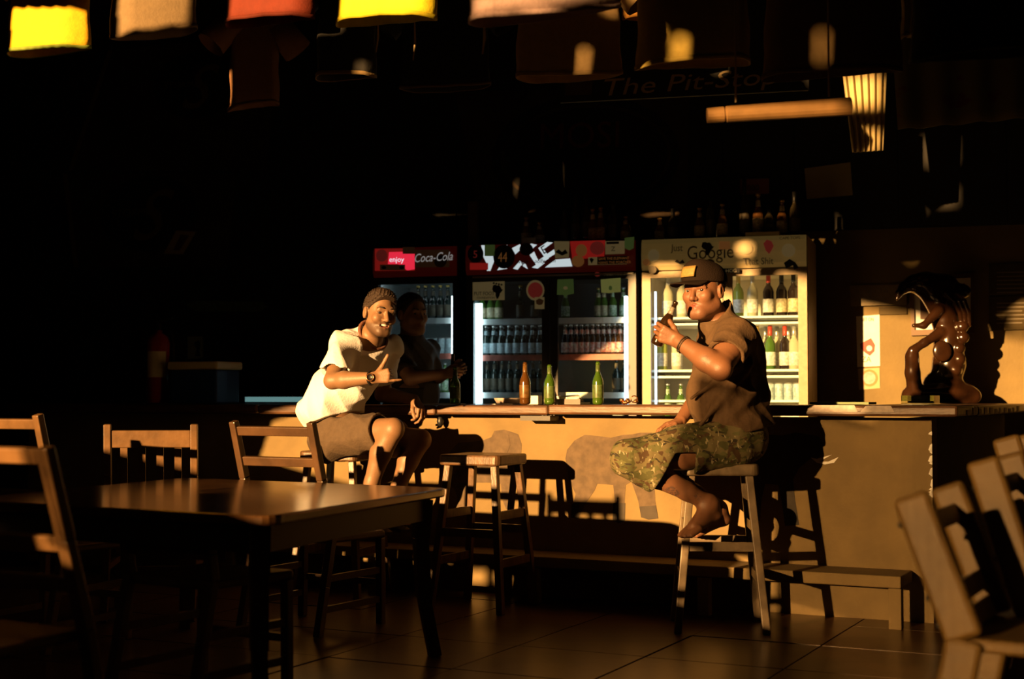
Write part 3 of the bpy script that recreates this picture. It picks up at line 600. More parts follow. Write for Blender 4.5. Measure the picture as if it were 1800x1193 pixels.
s_ = decal('sticker', [(980,491),(1008,490),(1009,516),(998,518),(994,524),(990,518),(979,518)], M_stg, f2, NF, PC, 0.001, 'green speech bubble sticker'); decal('sticker_print', oval(994,506,4,3), M_stc, s_, NF, PC-0.0015, 0.001)
s_ = decal('sticker', [(1056,491),(1091,488),(1091,513),(1070,515),(1057,514)], M_sty, f2, NF, PC, 0.001, 'lime yellow sticker'); decal('sticker_print', oval(1073,506,3,4), M_stg, s_, NF, PC-0.0015, 0.001)

M_stc = mat('cream card', (0.42,0.34,0.18), 0.6); M_stg = mat('green plastic mat', (0.10,0.15,0.05), 0.6); M_sto = mat('orange print', (0.45,0.18,0.05), 0.6); M_strd = mat('red print', (0.40,0.06,0.04), 0.6); M_brown = mat('brown card', (0.10,0.05,0.025), 0.6)
# ------------------------------------------------------------------ bar stools
def make_stool(label, loc, rz, H=0.80, m=M_wood, name='bar_stool'):
    r = thing(name, label, 'stool', loc, rz, 'wooden bar stools at the counter')
    a = 0.178; q = []
    for sx, sy in ((1,1),(-1,1),(-1,-1),(1,-1)):
        c0 = math.atan2(sy, sx)
        for k in range(-2, 3):
            t = c0 + k*math.pi/8; q.append((sx*(a-0.035)+0.035*math.cos(t), sy*(a-0.035)+0.035*math.sin(t)))
    st = MB().prism(q, H-0.055, H).build('seat', m, r, bevel=0.010)
    tp, bt_ = 0.135, 0.205
    def at(sx, sy, z): f = tp+(bt_-tp)*(1-z/(H-0.056)); return V(sx*f, sy*f, z)
    for sx, sy in ((-1,-1),(1,-1),(1,1),(-1,1)):
        MB().beam(at(sx,sy,0), at(sx,sy,H-0.056), 0.036, 0.036, (1,0,0)).build('leg', m, r, bevel=0.004)
    for z, pr in ((0.40, ((-1,-1,1,-1),(-1,1,1,1))), (0.49, ((-1,-1,-1,1),(1,-1,1,1))), (0.25, ((-1,-1,-1,1),(1,-1,1,1)))):
        for ax, ay, bx, by in pr:
            p = at(ax,ay,z); q2 = at(bx,by,z); d = (q2-p).normalized()*0.019
            MB().beam(p+d, q2-d, 0.022, 0.042, (d.y,-d.x,0)).build('rung', m, r)
    return r
M_stoolgrey = mat('weathered grey brown wood', (0.1980,0.1452,0.0858), 0.45, var=0.4, scale=14, bump=0.1, coat=0.2)
sc_ = P(850, 803, 7.5); make_stool('empty wooden bar stool standing between the two seated men', (sc_.x, 7.5, 0), -TB)
sl_ = P(600, 795, 8.0); make_stool('wooden bar stool under the man in the white shirt', (sl_.x, 8.0, 0), -math.radians(20))
sr_ = P(1262, 818, 6.85); make_stool('grey worn wooden bar stool under the barefoot man in camouflage shorts', (sr_.x, 6.85, 0), -math.radians(4), 0.785, M_stoolgrey)

# ------------------------------------------------------------------ chairs and table
def make_chair(name, label, loc, rz, kind='slat', H=0.95, W=0.40, m=M_wood2, seat_z=0.45, pw=0.035, nslat=4, pt=0.028, lean=0.09, rails=(0.93, 0.80, 0.62), rh=0.042):
    # local: back posts at y = 0, seat towards -y, x across
    r = thing(name, label, 'chair', loc, rz, 'wooden dining chairs'); s = m; hx = W/2
    def post(z): return 0.0 + max(0, z-seat_z)*lean/(H-seat_z)*1.0 + max(0, seat_z-z)*0.10/seat_z
    for sx in (-1, 1):
        pts = [0, seat_z*0.5, seat_z, (seat_z+H)/2, H] if kind != 'plank' else [0, seat_z, H]; mb = MB()
        for a, b in zip(pts[:-1], pts[1:]): mb.beam((sx*hx, post(a), a), (sx*hx, post(b), b), pw, pt+0.012, (1,0,0), 0, pw, pt+0.008)
        mb.build('back_post', s, r, bevel=0.014 if kind == 'plank' else 0.004)
        MB().beam((sx*(hx+0.01), -0.38, 0), (sx*(hx+0.005), -0.38, seat_z-0.035), 0.036, 0.036, (1,0,0)).build('front_leg', s, r, bevel=0.004)
        for z in (0.12, 0.26): MB().beam((sx*hx, post(z)-0.016, z), (sx*(hx+0.008), -0.362, z), 0.02, 0.03, (1,0,0)).build('stretcher', s, r)
    MB().beam((-hx+0.02,-0.38,0.2), (hx-0.02,-0.38,0.2), 0.03, 0.02, (0,0,1)).build('stretcher', s, r)
    MB().prism([(-hx+0.02,0.012),(-hx-0.02,-0.40),(-hx,-0.42),(hx,-0.42),(hx+0.02,-0.40),(hx-0.02,0.012)], seat_z-0.034, seat_z).build('seat', s, r, bevel=0.01)
    g = pw/2
    if kind == 'slat':
        z0, z1 = H-0.115, H-0.03
        MB().beam((0,post(z0),z0), (0,post(z1),z1), W-2*g, 0.022, (1,0,0)).build('top_rail', s, r, bevel=0.004)
        zb = seat_z+0.12; MB().beam((0,post(zb-0.02),zb-0.02), (0,post(zb+0.02),zb+0.02), W-2*g, 0.022, (1,0,0)).build('lower_rail', s, r)
        for k in range(nslat):
            x = (-0.5+(k+0.7)/(nslat+0.4))*(W-2*g)
            MB().beam((x,post(zb+0.021),zb+0.021), (x,post(z0-0.001),z0-0.001), 0.034, 0.014, (1,0,0)).build('back_slat', s, r)
    else:
        for z in rails:
            zz = z*H; MB().beam((0,post(zz-rh/2),zz-rh/2), (0,post(zz+rh/2),zz+rh/2), W-2*g, 0.02, (1,0,0)).build('back_rail', s, r, bevel=0.004)
        if kind == 'plank':
            for sx in (-1, 1):
                for z in rails: zz = z*H; MB().tube([(sx*hx, post(zz)+pt/2+0.005, zz), (sx*hx, post(zz)+pt/2+0.014, zz)], 0.008, 8).build('screw_plug', M_black, r)
    return r
def chair_at(pxl, pxr, ytop, Y, **k):                # back centred between two picture columns, seen square on
    c = P((pxl+pxr)/2, ytop, Y); return dict(loc=(c.x, c.y, 0), H=c.z, **k)
k_ = chair_at(192, 344, 745, 7.1); make_chair('dining_chair', 'slat backed wooden chair behind the far edge of the table', k_['loc'], math.radians(186), 'slat', k_['H'], 0.42, M_wood2, lean=0.05)
ke = chair_at(-60, 145, 727, 6.3); make_chair('dining_chair', 'ladder back wooden chair at the far left with sunlit rails', ke['loc'], math.radians(152), 'ladder', ke['H'], 0.50, M_wood2, rails=(0.96,0.83,0.66), lean=0.16)
kc = P(100, 793, 4.1); make_chair('dining_chair', 'dark wooden chair nearest the camera at the left edge', (kc.x-0.08, kc.y+0.02, 0), math.radians(-28), 'ladder', kc.z+0.02, 0.44, M_wood2, rails=(0.975,0.72,0.60), lean=-0.16, pw=0.04)
# tall slatted chair out of view by the open side; its shadow falls on the bar front
sh_ = V(0.36,7.80,0) - SUN*4.3/1.0
make_chair('high_chair', 'tall slat backed bar chair near the open left side of the room', (0.40-SUN.x*4.2, 7.79-SUN.y*4.2, 0), math.radians(-26.5), 'slat', 0.565+TE*4.2, 0.41, M_wood2, seat_z=0.72, nslat=4, lean=0.03)
M_shadechair = mat('shade-darkened chair wood', (0.085,0.042,0.017), 0.42, var=0.4, scale=8, bump=0.1, bscale=40, coat=0.2)  # chair wood darkened so this chair looks unlit
kb = chair_at(420, 612, 740, 6.75); make_chair('dining_chair', 'ladder back wooden chair between the table and the man in the white shirt', kb['loc'], math.radians(150), 'ladder', kb['H'], 0.46, M_shadechair, rails=(0.955,0.81,0.66), lean=0.16)
kf = P(1655, 872, 3.55); make_chair('plank_chair', 'pale wooden chair with broad back posts, frontmost in the right hand row', (kf.x+0.16, kf.y+0.20, 0), math.radians(62), 'plank', kf.z, 0.46, M_lightwood, seat_z=0.50, pw=0.03, pt=0.085, lean=0.13, rails=(0.91,0.70,0.62), rh=0.05)
kg = P(1765, 808, 4.0); make_chair('plank_chair', 'pale wooden chair second in the right hand row, behind the frontmost one', (kg.x+0.17, kg.y+0.17, 0), math.radians(62), 'plank', kg.z, 0.46, M_lightwood, seat_z=0.50, pw=0.03, pt=0.085, lean=0.13, rails=(0.91,0.70,0.62), rh=0.05)
kh = P(1800, 768, 4.8); make_chair('plank_chair', 'pale wooden chair third in the right hand row, at the right edge', (kh.x+0.17, kh.y+0.17, 0), math.radians(62), 'plank', kh.z, 0.46, M_lightwood, seat_z=0.50, pw=0.03, pt=0.085, lean=0.13, rails=(0.91,0.70,0.62), rh=0.05)
TZ = 0.71
NL = PZ(-80, 877, TZ); NR = PZ(470, 907, TZ); FR = PZ(792, 857, TZ); FL = FR + (NL-NR)*1.0
M_shadewood = mat('shade-darkened apron wood', (0.018,0.009,0.005), 0.5)  # shade under the tabletop put into the apron colour
tb = thing('dining_table', 'large polished dark wooden table with rounded corners in the foreground', 'table', ((NL.x+FR.x)/2, (NL.y+FR.y)/2, 0))
def rounded(poly, r):
    out = []; n = len(poly)
    for i in range(n):
        p = Vector(poly[i]); a = (Vector(poly[i-1])-p).normalized(); b = (Vector(poly[(i+1)%n])-p).normalized()
        for k in range(6):
            t = k/5; q = p + a*r*(1-t)**2 + b*r*t**2; out.append((q.x, q.y))
    return out
tpoly = rounded([(p.x,p.y) for p in (NL,NR,FR,FL)], 0.09)
MB().prism(tpoly, TZ-0.036, TZ).build('tabletop', M_table, tb, world=True, bevel=0.008)
cen = (NL+NR+FR+FL)/4
ap = [p.lerp(cen, 0.12) for p in (NL,NR,FR,FL)]
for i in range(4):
    a, b = ap[i], ap[(i+1)%4]; MB().beam(V(a.x,a.y,TZ-0.09), V(b.x,b.y,TZ-0.09), 0.09, 0.025, (0,0,1)).build('apron', M_shadewood, tb, world=True)
for p in (NL,NR,FR,FL):
    o = (cen-p).normalized(); a = p.lerp(cen, 0.12); mb = MB(); zz = [TZ-0.045, 0.5, 0.25, 0.0]; ofs = [0.0, 0.015, 0.0, -0.05]
    for i in range(3): mb.beam(V(a.x,a.y,zz[i])+o*ofs[i], V(a.x,a.y,zz[i+1])+o*ofs[i+1], 0.065-0.008*i, 0.065-0.008*i, (o.x,o.y,0))
    mb.build('table_leg', M_wood2, tb, world=True)
kt = PZ(318, 1000, 0.46); make_chair('dining_chair', 'dark wooden chair pushed under the near side of the table', (kt.x, kt.y-0.16, 0), math.radians(180-33), 'slat', 0.64, 0.42, M_wood2, seat_z=0.45, lean=0.03)

# ------------------------------------------------------------------ things standing on the bar
def cbottle(label, px, pyb, h, R, g, lab=None, v=7.22, cap=None, fill=None, rx=0.0):
    p = PN(px, pyb, NB, v); r = thing('beer_bottle', label, 'bottle', (p.x, p.y, 1.056), 0, None)
    pr = [(0.55*R,0.0),(0.95*R,0.006),(R,0.015),(R,0.52*h),(0.93*R,0.58*h),(0.55*R,0.70*h),(0.42*R,0.76*h),(0.36*R,0.93*h),(0.44*R,0.935*h),(0.44*R,0.965*h),(0.36*R,0.97*h),(0.36*R,h)]
    MB().lathe(pr, 18).build('glass', g, r, smooth=True)
    if lab:
        MB().lathe([(1.015*R,0.16*h),(1.02*R,0.165*h),(1.02*R,0.46*h),(1.015*R,0.465*h)], 18).build('label', lab, r, smooth=True)
        MB().lathe([(0.44*R,0.77*h),(0.43*R,0.78*h),(0.385*R,0.93*h)], 14).build('neck_label', lab, r, smooth=True)
    return r
M_gbr = mat('amber bottle glass', (0.10,0.04,0.007), 0.08, coat=1.0); M_ggr = mat('bright green bottle glass', (0.075,0.16,0.013), 0.07, coat=1.0)
for m_, tr in ((M_gbr, 0.25), (M_ggr, 0.45)): m_.node_tree.nodes['Principled BSDF'].inputs['Transmission Weight'].default_value = tr
M_glab = mat('dark green label', (0.10,0.15,0.04), 0.35, var=0.5, scale=50); M_blab = mat('brown gold label', (0.16,0.08,0.02), 0.3, var=0.5, scale=40)
cbottle('brown beer bottle on the bar, left of the green pair', 923, 708, 0.235, 0.031, M_gbr, M_blab, 7.10)
cbottle('green beer bottle on the bar right beside the brown one', 966, 705, 0.222, 0.031, M_ggr, M_glab, 7.18)
cbottle('green beer bottle standing alone on the bar, below the middle fridge right door', 1051, 706, 0.235, 0.030, M_ggr, M_glab, 7.16)
cbottle('dark green beer bottle on the bar in front of the bartender\'s hand', 800, 705, 0.215, 0.031, M_ggr, M_glab, 7.25)
M_paper = mat('crumpled white paper', (0.82,0.78,0.70), 0.7, bump=0.6, bscale=40); M_tray = mat('dark tray', (0.07,0.045,0.03), 0.4)
p = PN(1000, 703, NB, 7.34); nk = thing('napkin_tray', 'white paper napkins heaped in a tray between two green bottles', 'napkins', (p.x,p.y,1.057), -TB)
MB().box(-0.10,0.10,-0.07,0.07,0,0.012).box(-0.10,0.10,-0.07,-0.064,0.0121,0.03).build('tray', M_tray, nk)
for k in range(5): MB().prism([(-0.07+0.01*k,-0.05),(0.05,-0.055),(0.075,0.045),(-0.06,0.05-0.004*k)], 0.0125+0.007*k, 0.019+0.007*k).build('napkin', M_paper, nk).rotation_euler = (0.02*k, -0.015*k, 0.2*k)
p = PN(893, 704, NB, 7.4); o = MB().lathe([(0.02,0),(0.065,0.004),(0.08,0.03),(0.082,0.036),(0.074,0.034),(0.06,0.010),(0.0,0.008)], 24).build('ashtray', M_stk, smooth=True); o.location = (p.x,p.y,1.056); tag(o, 'round ribbed pale dish behind the brown beer bottle', 'dish')
p = PN(940, 705, NB, 7.36); o = MB().box(-0.035,0.035,-0.03,0.03,0,0.05).build('paper_box', M_paper, bevel=0.004); o.location = (p.x,p.y,1.056); o.rotation_euler = (0,0,-TB); tag(o, 'small white box between the brown bottle and the green bottle', 'box')
M_copper = mat('polished copper', (0.62,0.28,0.12), 0.2, 0.9)
p = PN(1105, 711, NB, 7.1); o_ = thing('keys_bowl', 'small shiny copper bunch of keys and trinkets on the bar edge', 'keys', (p.x,p.y,1.057))
for k in range(7):
    c = V(random.uniform(-.045,.05), random.uniform(-.02,.02), 0.011+0.006*(k%3)); MB().lathe([(0.004,0),(0.012,0.004),(0.014,0.010),(0.008,0.018),(0.003,0.021)], 10, 0, Matrix.Translation(c-V(0,0,.008))@Matrix.Rotation(random.uniform(-.5,.5),4,'X')).build('trinket', M_copper, o_, smooth=True)
MB().tube([(0.03+0.018*math.cos(t),0.0,0.03+0.018*math.sin(t)) for t in [k*2*math.pi/12 for k in range(13)]], 0.003, 6).build('key_ring', M_copper, o_, smooth=True)
M_papd = mat('paper mat', (0.55,0.48,0.36), 0.7)
for k, (px, pyb, w_, d_, lab) in enumerate(((790,710,0.13,0.10,'flat paper mat on the bar beside the hanging hand'),(860,710,0.10,0.09,'flat paper mat on the bar left of the brown bottle'))):
    p = PN(px, pyb, NB, 7.2); o = MB().box(-w_,w_,-d_,d_,0,0.004).build('paper_mat', M_papd); o.location = (p.x,p.y,1.056); o.rotation_euler = (0,0,-TB-0.1*k); tag(o, lab, 'paper')
p = PN(1482, 703, NB, 7.3); o = MB().box(-0.15,0.15,-0.09,0.09,0,0.012).build('bar_mat', M_stg); o.location = (p.x,p.y,1.061); o.rotation_euler = (0,0,-TB); tag(o, 'dark green bar mat near the bar corner', 'mat')
p = PN(1618, 702, NB, 7.8); ga = thing('glass_ashtray', 'chunky clear square glass ashtray in front of the carved statue', 'ashtray', (p.x,p.y,1.0565), -TB)
M_clr = pane_mat('thick clear glass', (0.85,0.9,0.8))
mb = MB(); mb.box(-0.085,0.085,-0.085,0.085,0,0.02).box(-0.085,0.085,-0.085,-0.06,0.0201,0.05).box(-0.085,0.085,0.06,0.085,0.0201,0.05).box(-0.085,-0.06,-0.059,0.059,0.0201,0.05).box(0.06,0.085,-0.059,0.059,0.0201,0.05); mb.build('dish', M_clr, ga)

# ------------------------------------------------------------------ painted wall at the right: posters, boards, framed picture
NW = NF; WC = WALLV-0.001
M_poster = mat('white poster paper', (0.85,0.80,0.70), 0.6, var=0.08, scale=20); M_board = mat('glossy dark notice board', (0.10,0.075,0.035), 0.12, coat=0.8, var=0.2, scale=6); M_frame = mat('dark frame wood', (0.12,0.06,0.02), 0.4)
def wallthing(name, label, cat, pts, m, front=0.0, th=0.004, group=None):
    o = decal(name, pts, m, None, NW, WC, th, None, front); return tag(o, label, cat, group)
po = wallthing('poster', 'narrow white poster with a red drop emblem on the sunlit wall', 'poster', [(1505,556),(1546,553),(1547,643),(1507,645)], M_poster)
decal('poster_print', [(1512,604),(1531,594),(1538,606),(1537,617),(1529,625),(1521,620),(1513,612)], M_strd, po, NW, WC-0.0055, 0.001); decal('poster_print', oval(1528,612,5,5), M_poster, po, NW, WC-0.0067, 0.001)
ptext('poster_print', 'GET ON', 1513, 564, 6, M_ink, po, NW, WC-0.004, 0, 0, 0.7, 0.002); ptext('poster_print', 'ZA', 1514, 636, 10, M_gry, po, NW, WC-0.004, 0, 0, 0.9, 0.002)
st_ = wallthing('wall_sticker', 'tan square sticker with a round seal, below the white poster', 'sticker', [(1508,648),(1546,646),(1547,682),(1510,685)], M_stc); decal('seal_print', oval(1528,664,15,15), M_sto, st_, NW, WC-0.0055, 0.001); decal('seal_print', oval(1528,664,11,11), M_stk, st_, NW, WC-0.0067, 0.001)
si = wallthing('name_sign', 'long tan wooden name sign above the white poster', 'sign', [(1494,502),(1594,500),(1594,535),(1496,538)], mat('tan sign board', (0.2640,0.1980,0.0858), 0.35, var=0.3, scale=14), 0.02, 0.015)
ptext('lettering', 'ACACIA', 1503, 517, 10, M_gry, si, NW, WC-0.035, -0.02, 0, 1.1, 0.002); ptext('lettering', 'AFRICA', 1503, 531, 10, M_gry, si, NW, WC-0.035, -0.02, 0, 1.1, 0.002)
wallthing('notice_strip', 'narrow dark notice strip under the name sign', 'sign', [(1545,540),(1594,539),(1594,552),(1545,553)], M_board, 0.01, 0.008)
bd = wallthing('notice_board', 'upper glossy dark notice board at the right edge', 'board', [(1738,466),(1830,460),(1830,513),(1738,517)], M_board, 0.01, 0.012)
bd2 = wallthing('notice_board', 'lower glossy dark notice board at the right edge', 'board', [(1738,522),(1830,518),(1830,578),(1738,581)], M_board, 0.01, 0.012)
for b_, y0 in ((bd, 478), (bd2, 532)):
    for k in range(6): decal('printed_line', rect(1752, y0+k*7, 1815-9*(k%3), y0+2+k*7, -0.02), M_gry, b_, NW, WC-0.0225, 0.0008)
fp = thing('framed_picture', 'wood framed picture with pale mat behind the carved statue', 'picture', tuple(PN(1660,530,NW,WC)))
fo = [(1599,487),(1713,480),(1713,586),(1602,590)]; fi = [(1606,494),(1706,488),(1706,577),(1608,580)]
for i in range(4): decal('frame_bar', [fo[i],fo[(i+1)%4],fi[(i+1)%4],fi[i]], M_frame, fp, NW, WC, 0.03)
decal('mat_board', fi, M_white, fp, NW, WC, 0.006); decal('image', [(1617,503),(1696,498),(1696,559),(1618,561)], M_brown, fp, NW, WC-0.0065, 0.002)
# papers pinned above the fridges
pg = wallthing('red_card', 'dull red number card on the dark wall above the wine fridge', 'card', rect(1301,315,1352,342,-0.03), mat('dull red card',(0.45,0.14,0.09),0.7), 0.032, 0.002); ptext('lettering', '080', 1313, 335, 10, M_brown, pg, NW, WC-0.0345, -0.03, 0, 1, 0.002)
pg = wallthing('pinned_paper', 'tilted cream paper with a green bird print above the wine fridge', 'paper', [(1414,296),(1495,285),(1499,343),(1418,350)], mat('old cream paper',(0.55,0.47,0.26),0.8), 0.045, 0.002)
decal('print', [(1430,322),(1440,316),(1452,318),(1460,312),(1466,322),(1464,336),(1456,340),(1452,328),(1438,332)], M_stg, pg, NW, WC-0.0345, 0.001)

# ------------------------------------------------------------------ left end of the bar, in the dark
M_red = mat('red enamel', (0.35,0.025,0.02), 0.3, coat=0.5); M_blue = mat('blue cool box plastic', (0.02,0.055,0.22), 0.45); M_lid = mat('cream cool box lid', (0.78,0.66,0.34), 0.5)
def onbar(px, pz, v): p = PN(px, pz, NB, v); return (p.x, p.y, 1.0558)
e_ = thing('fire_extinguisher', 'red fire extinguisher with a cream label at the left end of the bar', 'extinguisher', onbar(278,705,7.3))
MB().lathe([(0.06,0),(0.075,0.01),(0.075,0.40),(0.06,0.44),(0.025,0.46),(0.025,0.48)], 20).build('cylinder', M_red, e_, smooth=True)
MB().tube([(0,0,0.48),(0,0,0.52)], 0.018, 10).beam((-0.02,0,0.53),(0.09,0,0.56),0.02,0.012,(0,1,0)).build('valve', M_black, e_); MB().tube([(0.02,0,0.5),(0.09,0,0.45),(0.1,0,0.3),(0.085,0,0.15)], 0.009, 8).build('hose', M_black, e_, smooth=True)
lb = MB(); lb.add([(0.0765*math.sin(t), -0.0765*math.cos(t), z) for z in (0.17,0.34) for t in [(-0.9+1.8*k/8) for k in range(9)]], [(k,k+1,k+10,k+9) for k in range(8)]); lb.build('label', M_lid, e_)
c_ = thing('cool_box', 'small blue cool box with cream lid on the left end of the bar', 'cool box', onbar(360,706,7.32), -TB)
MB().prism([(-0.185,-0.12),(0.185,-0.12),(0.185,0.12),(-0.185,0.12)], 0, 0.215).build('box', M_blue, c_, bevel=0.012); MB().box(-0.2,0.2,-0.135,0.135,0.216,0.268).build('lid', M_lid, c_, bevel=0.012)
MB().tube([(-0.203,0,0.2),(-0.215,-0.05,0.15),(-0.215,-0.06,0.1)], 0.006, 6).build('handle', M_lid, c_)
s_ = wallthing('small_print', 'small pale print with a dark figure pinned above the cool box', 'print', [(330,591),(357,591),(357,629),(330,631)], mat('pale print',(0.42,0.45,0.33),0.7), 0.032, 0.002); decal('figure', [(343,600),(350,598),(353,607),(350,616),(353,626),(343,626),(346,614),(341,606)], M_ink, s_, NW, WC-0.0345, 0.001)
s_ = thing('steel_drainer', 'steel drainer shelf with an added glowing edge at the left of the bar', 'drainer', tuple(PN(490,700,NB,7.9)), -TB)
M_steel = mat('brushed steel', (0.55,0.65,0.66), 0.25, 0.9)
q0, q1 = toB(PN(432,699,NB,7.75)), toB(PN(560,696,NB,7.75)); z0 = 1.10
bx_ = MB().box(q0.x, q1.x, 7.75, 8.2, z0-0.035, z0).build('top', M_steel, s_); bx_.matrix_parent_inverse = wm(s_).inverted() @ Matrix.Rotation(-TB,4,'Z')
st2 = MB().box(q0.x, q1.x, 7.742, 7.7495, z0-0.034, z0-0.001).build('edge_glow', emis('teal edge glow', (0.30,0.62,0.62), 0.35), s_); st2.matrix_parent_inverse = wm(s_).inverted() @ Matrix.Rotation(-TB,4,'Z')  # added glow stands in for cold fridge light reflected off the steel edge
bx_ = MB().box(q0.x+0.02, q1.x, 7.8, 8.15, 0, z0-0.036).build('cabinet', M_blackm, s_); bx_.matrix_parent_inverse = wm(s_).inverted() @ Matrix.Rotation(-TB,4,'Z')
M_tum = pane_mat('tumbler glass', (0.8,0.85,0.85))
for k in range(5):
    p = PN(469+15*k, 690, NB, 7.95); o = MB().lathe([(0.026,0),(0.034,0.12),(0.032,0.12),(0.024,0.006),(0.0,0.006)], 12).build('tumbler', M_tum, smooth=True); o.location = (p.x,p.y,1.1005); tag(o, 'empty glass tumbler on the steel drainer', 'glass', 'tumblers on the drainer'); ROWS.setdefault('empty glass tumbler on the steel drainer', []).append(o)
o = MB().box(-0.16,0.16,-0.06,0.06,0,0.07).build('red_crate', M_red, bevel=0.004); p = PN(520,690,NB,8.12); o.location = (p.x,p.y,1.1005); o.rotation_euler = (0,0,-TB); tag(o, 'low dark red crate behind the tumblers', 'crate')
s_ = wallthing('green_banner', 'dim green and cream printed strip high above the cool box', 'banner', [(326,536),(340,528),(462,530),(470,540),(456,548),(345,547)], mat('green cream print',(0.16,0.24,0.10),0.7,var=0.5,scale=30), 0.032, 0.003)

# ------------------------------------------------------------------ bottles on top of the fridges
tops = [(925,'b',0.20),(948,'b',0.16),(992,'d',0.26),(1012,'d',0.34),(1031,'d',0.36),(1042,'b',0.24),(1056,'b',0.25),(1078,'d',0.3),(1100,'b',0.18)]
tops2 = [(1160,'b',0.16),(1183,'d',0.22),(1230,'b',0.22),(1250,'d',0.32),(1270,'b',0.24),(1309,'d',0.40),(1333,'b',0.30),(1352,'d',0.22),(1375,'b',0.25),(1397,'d',0.30)]
M_liq = [mat('amber spirit bottle', (0.16,0.07,0.02), 0.1, coat=1), mat('dark spirit bottle', (0.05,0.04,0.02), 0.08, coat=1)]
lk = bottle_mesh('spirit', 0.30, 0.036, [M_liq[0], L_cr, C_go], 'beer'); lk2 = bottle_mesh('spirit', 0.30, 0.034, [M_liq[1], L_dk, C_bk], 'wine')
for px, kd, h in tops + tops2:
    o = put(lk if kd == 'b' else lk2, 'spirit_bottle', px, 425, FRV+0.15, FH+0.0005, '', 'bottle', 'spirit bottles on top of the fridges'); o.scale = (1,1,h/0.30)
    lab = ('labelled amber spirit bottle' if kd == 'b' else 'dark spirit bottle') + (' on top of the middle fridge' if px < 1120 else ' on top of the wine fridge'); o['label'] = lab; ROWS.setdefault(lab, []).append(o)
o = MB().box(-0.11,0.11,-0.06,0.06,0,0.03).build('tray', M_stc, bevel=0.003); p = PN(1342,422,NF,FRV+0.08); o.location = (p.x,p.y,FH+0.0005); o.rotation_euler = (0,0,-TF); tag(o, 'shallow cream tray in front of the bottles on the wine fridge', 'tray')
o = MB().box(-0.035,0.035,-0.02,0.02,0,0.32).build('carton', M_brown, bevel=0.003); p = PN(832,425,NF,FRV+0.12); o.location = (p.x,p.y,FH+0.0005); o.rotation_euler = (0,0,-TF); tag(o, 'tall dim carton on the left end of the middle fridge', 'carton')
o = MB().box(-0.05,0.05,-0.03,0.03,0,0.045).build('small_box', M_stc, bevel=0.003); p = PN(931,425,NF,FRV+0.06); o.location = (p.x,p.y,FH+0.0005); o.rotation_euler = (0,0,-TF); tag(o, 'small tan box on the middle fridge in front of the bottles', 'box')
# ------------------------------------------------------------------ carved statue at the end of the bar
M_carve = mat('glossy carved dark wood', (0.030,0.012,0.005), 0.2, var=0.4, scale=10, coat=0.6)
def SP(px, py, dy=0.0): return P(px, py, 9.12+dy)
cst = SP(1655, 700)
S = SDF((2.35,8.75,1.0),(3.12,9.5,1.95), 0.006)
zb = 1.058
S.ell(SP(1655,690,0.02), (0.20,0.16,0.07), k=0.0)                                # rocky base
for px, py, r in ((1600,694,0.055),(1625,697,0.05),(1690,690,0.07),(1705,694,0.05),(1640,672,0.06)): S.cap(SP(px,py), SP(px+6,py+2), r, r, 0.03)
S.chain([(SP(1662,680),0.085),(SP(1668,640),0.095),(SP(1668,600),0.085),(SP(1660,560),0.075)], 0.05)   # body
S.chain([(SP(1660,560),0.075),(SP(1650,525),0.085),(SP(1625,500),0.075),(SP(1606,498),0.055)], 0.04)   # neck and dark head
S.chain([(SP(1606,498),0.05),(SP(1590,505,-0.03),0.035),(SP(1580,516,-0.05),0.020),(SP(1577,526,-0.06),0.010)], 0.02)   # snout
S.ell(SP(1655,497), (0.10,0.08,0.06), k=0.05); S.ell(SP(1690,512), (0.06,0.05,0.05), k=0.04)
S.chain([(SP(1650,545,-0.08),0.035),(SP(1624,572,-0.10),0.020),(SP(1606,572,-0.10),0.013)], 0.02)                     # raised hand
S.chain([(SP(1652,585,-0.06),0.035),(SP(1625,602,-0.09),0.025),(SP(1604,616,-0.09),0.030)], 0.02)                     # forearm on the boot
S.chain([(SP(1603,626,-0.07),0.045),(SP(1604,655,-0.05),0.046),(SP(1608,685,-0.03),0.05)], 0.02)                      # boot shaped leg
for k in range(5): S.ell(SP(1691-3*k+ (k%2)*4, 574+19*k, -0.075), (0.042,0.04,0.040), k=0.008)                          # knobbed mane column
S.ell(SP(1656,617,-0.125), (0.060,0.022,0.068), k=0.006)                                                               # round disc
for k in range(3): S.chain([(SP(1662+9*k,515,-0.10),0.014),(SP(1677+9*k,529,-0.115),0.014),(SP(1687+8*k,550,-0.10),0.014),(SP(1690+7*k,572,-0.08),0.012)], 0.006)   # ribs of the mane
S.cut((0,0,zb), (0,0,-1))
stt = obj('carved_statue', S.mesh('carved_statue', M_carve)); tag(stt, 'glossy dark carved wooden creature with ribbed mane on the end of the bar', 'statue')

name_rows()

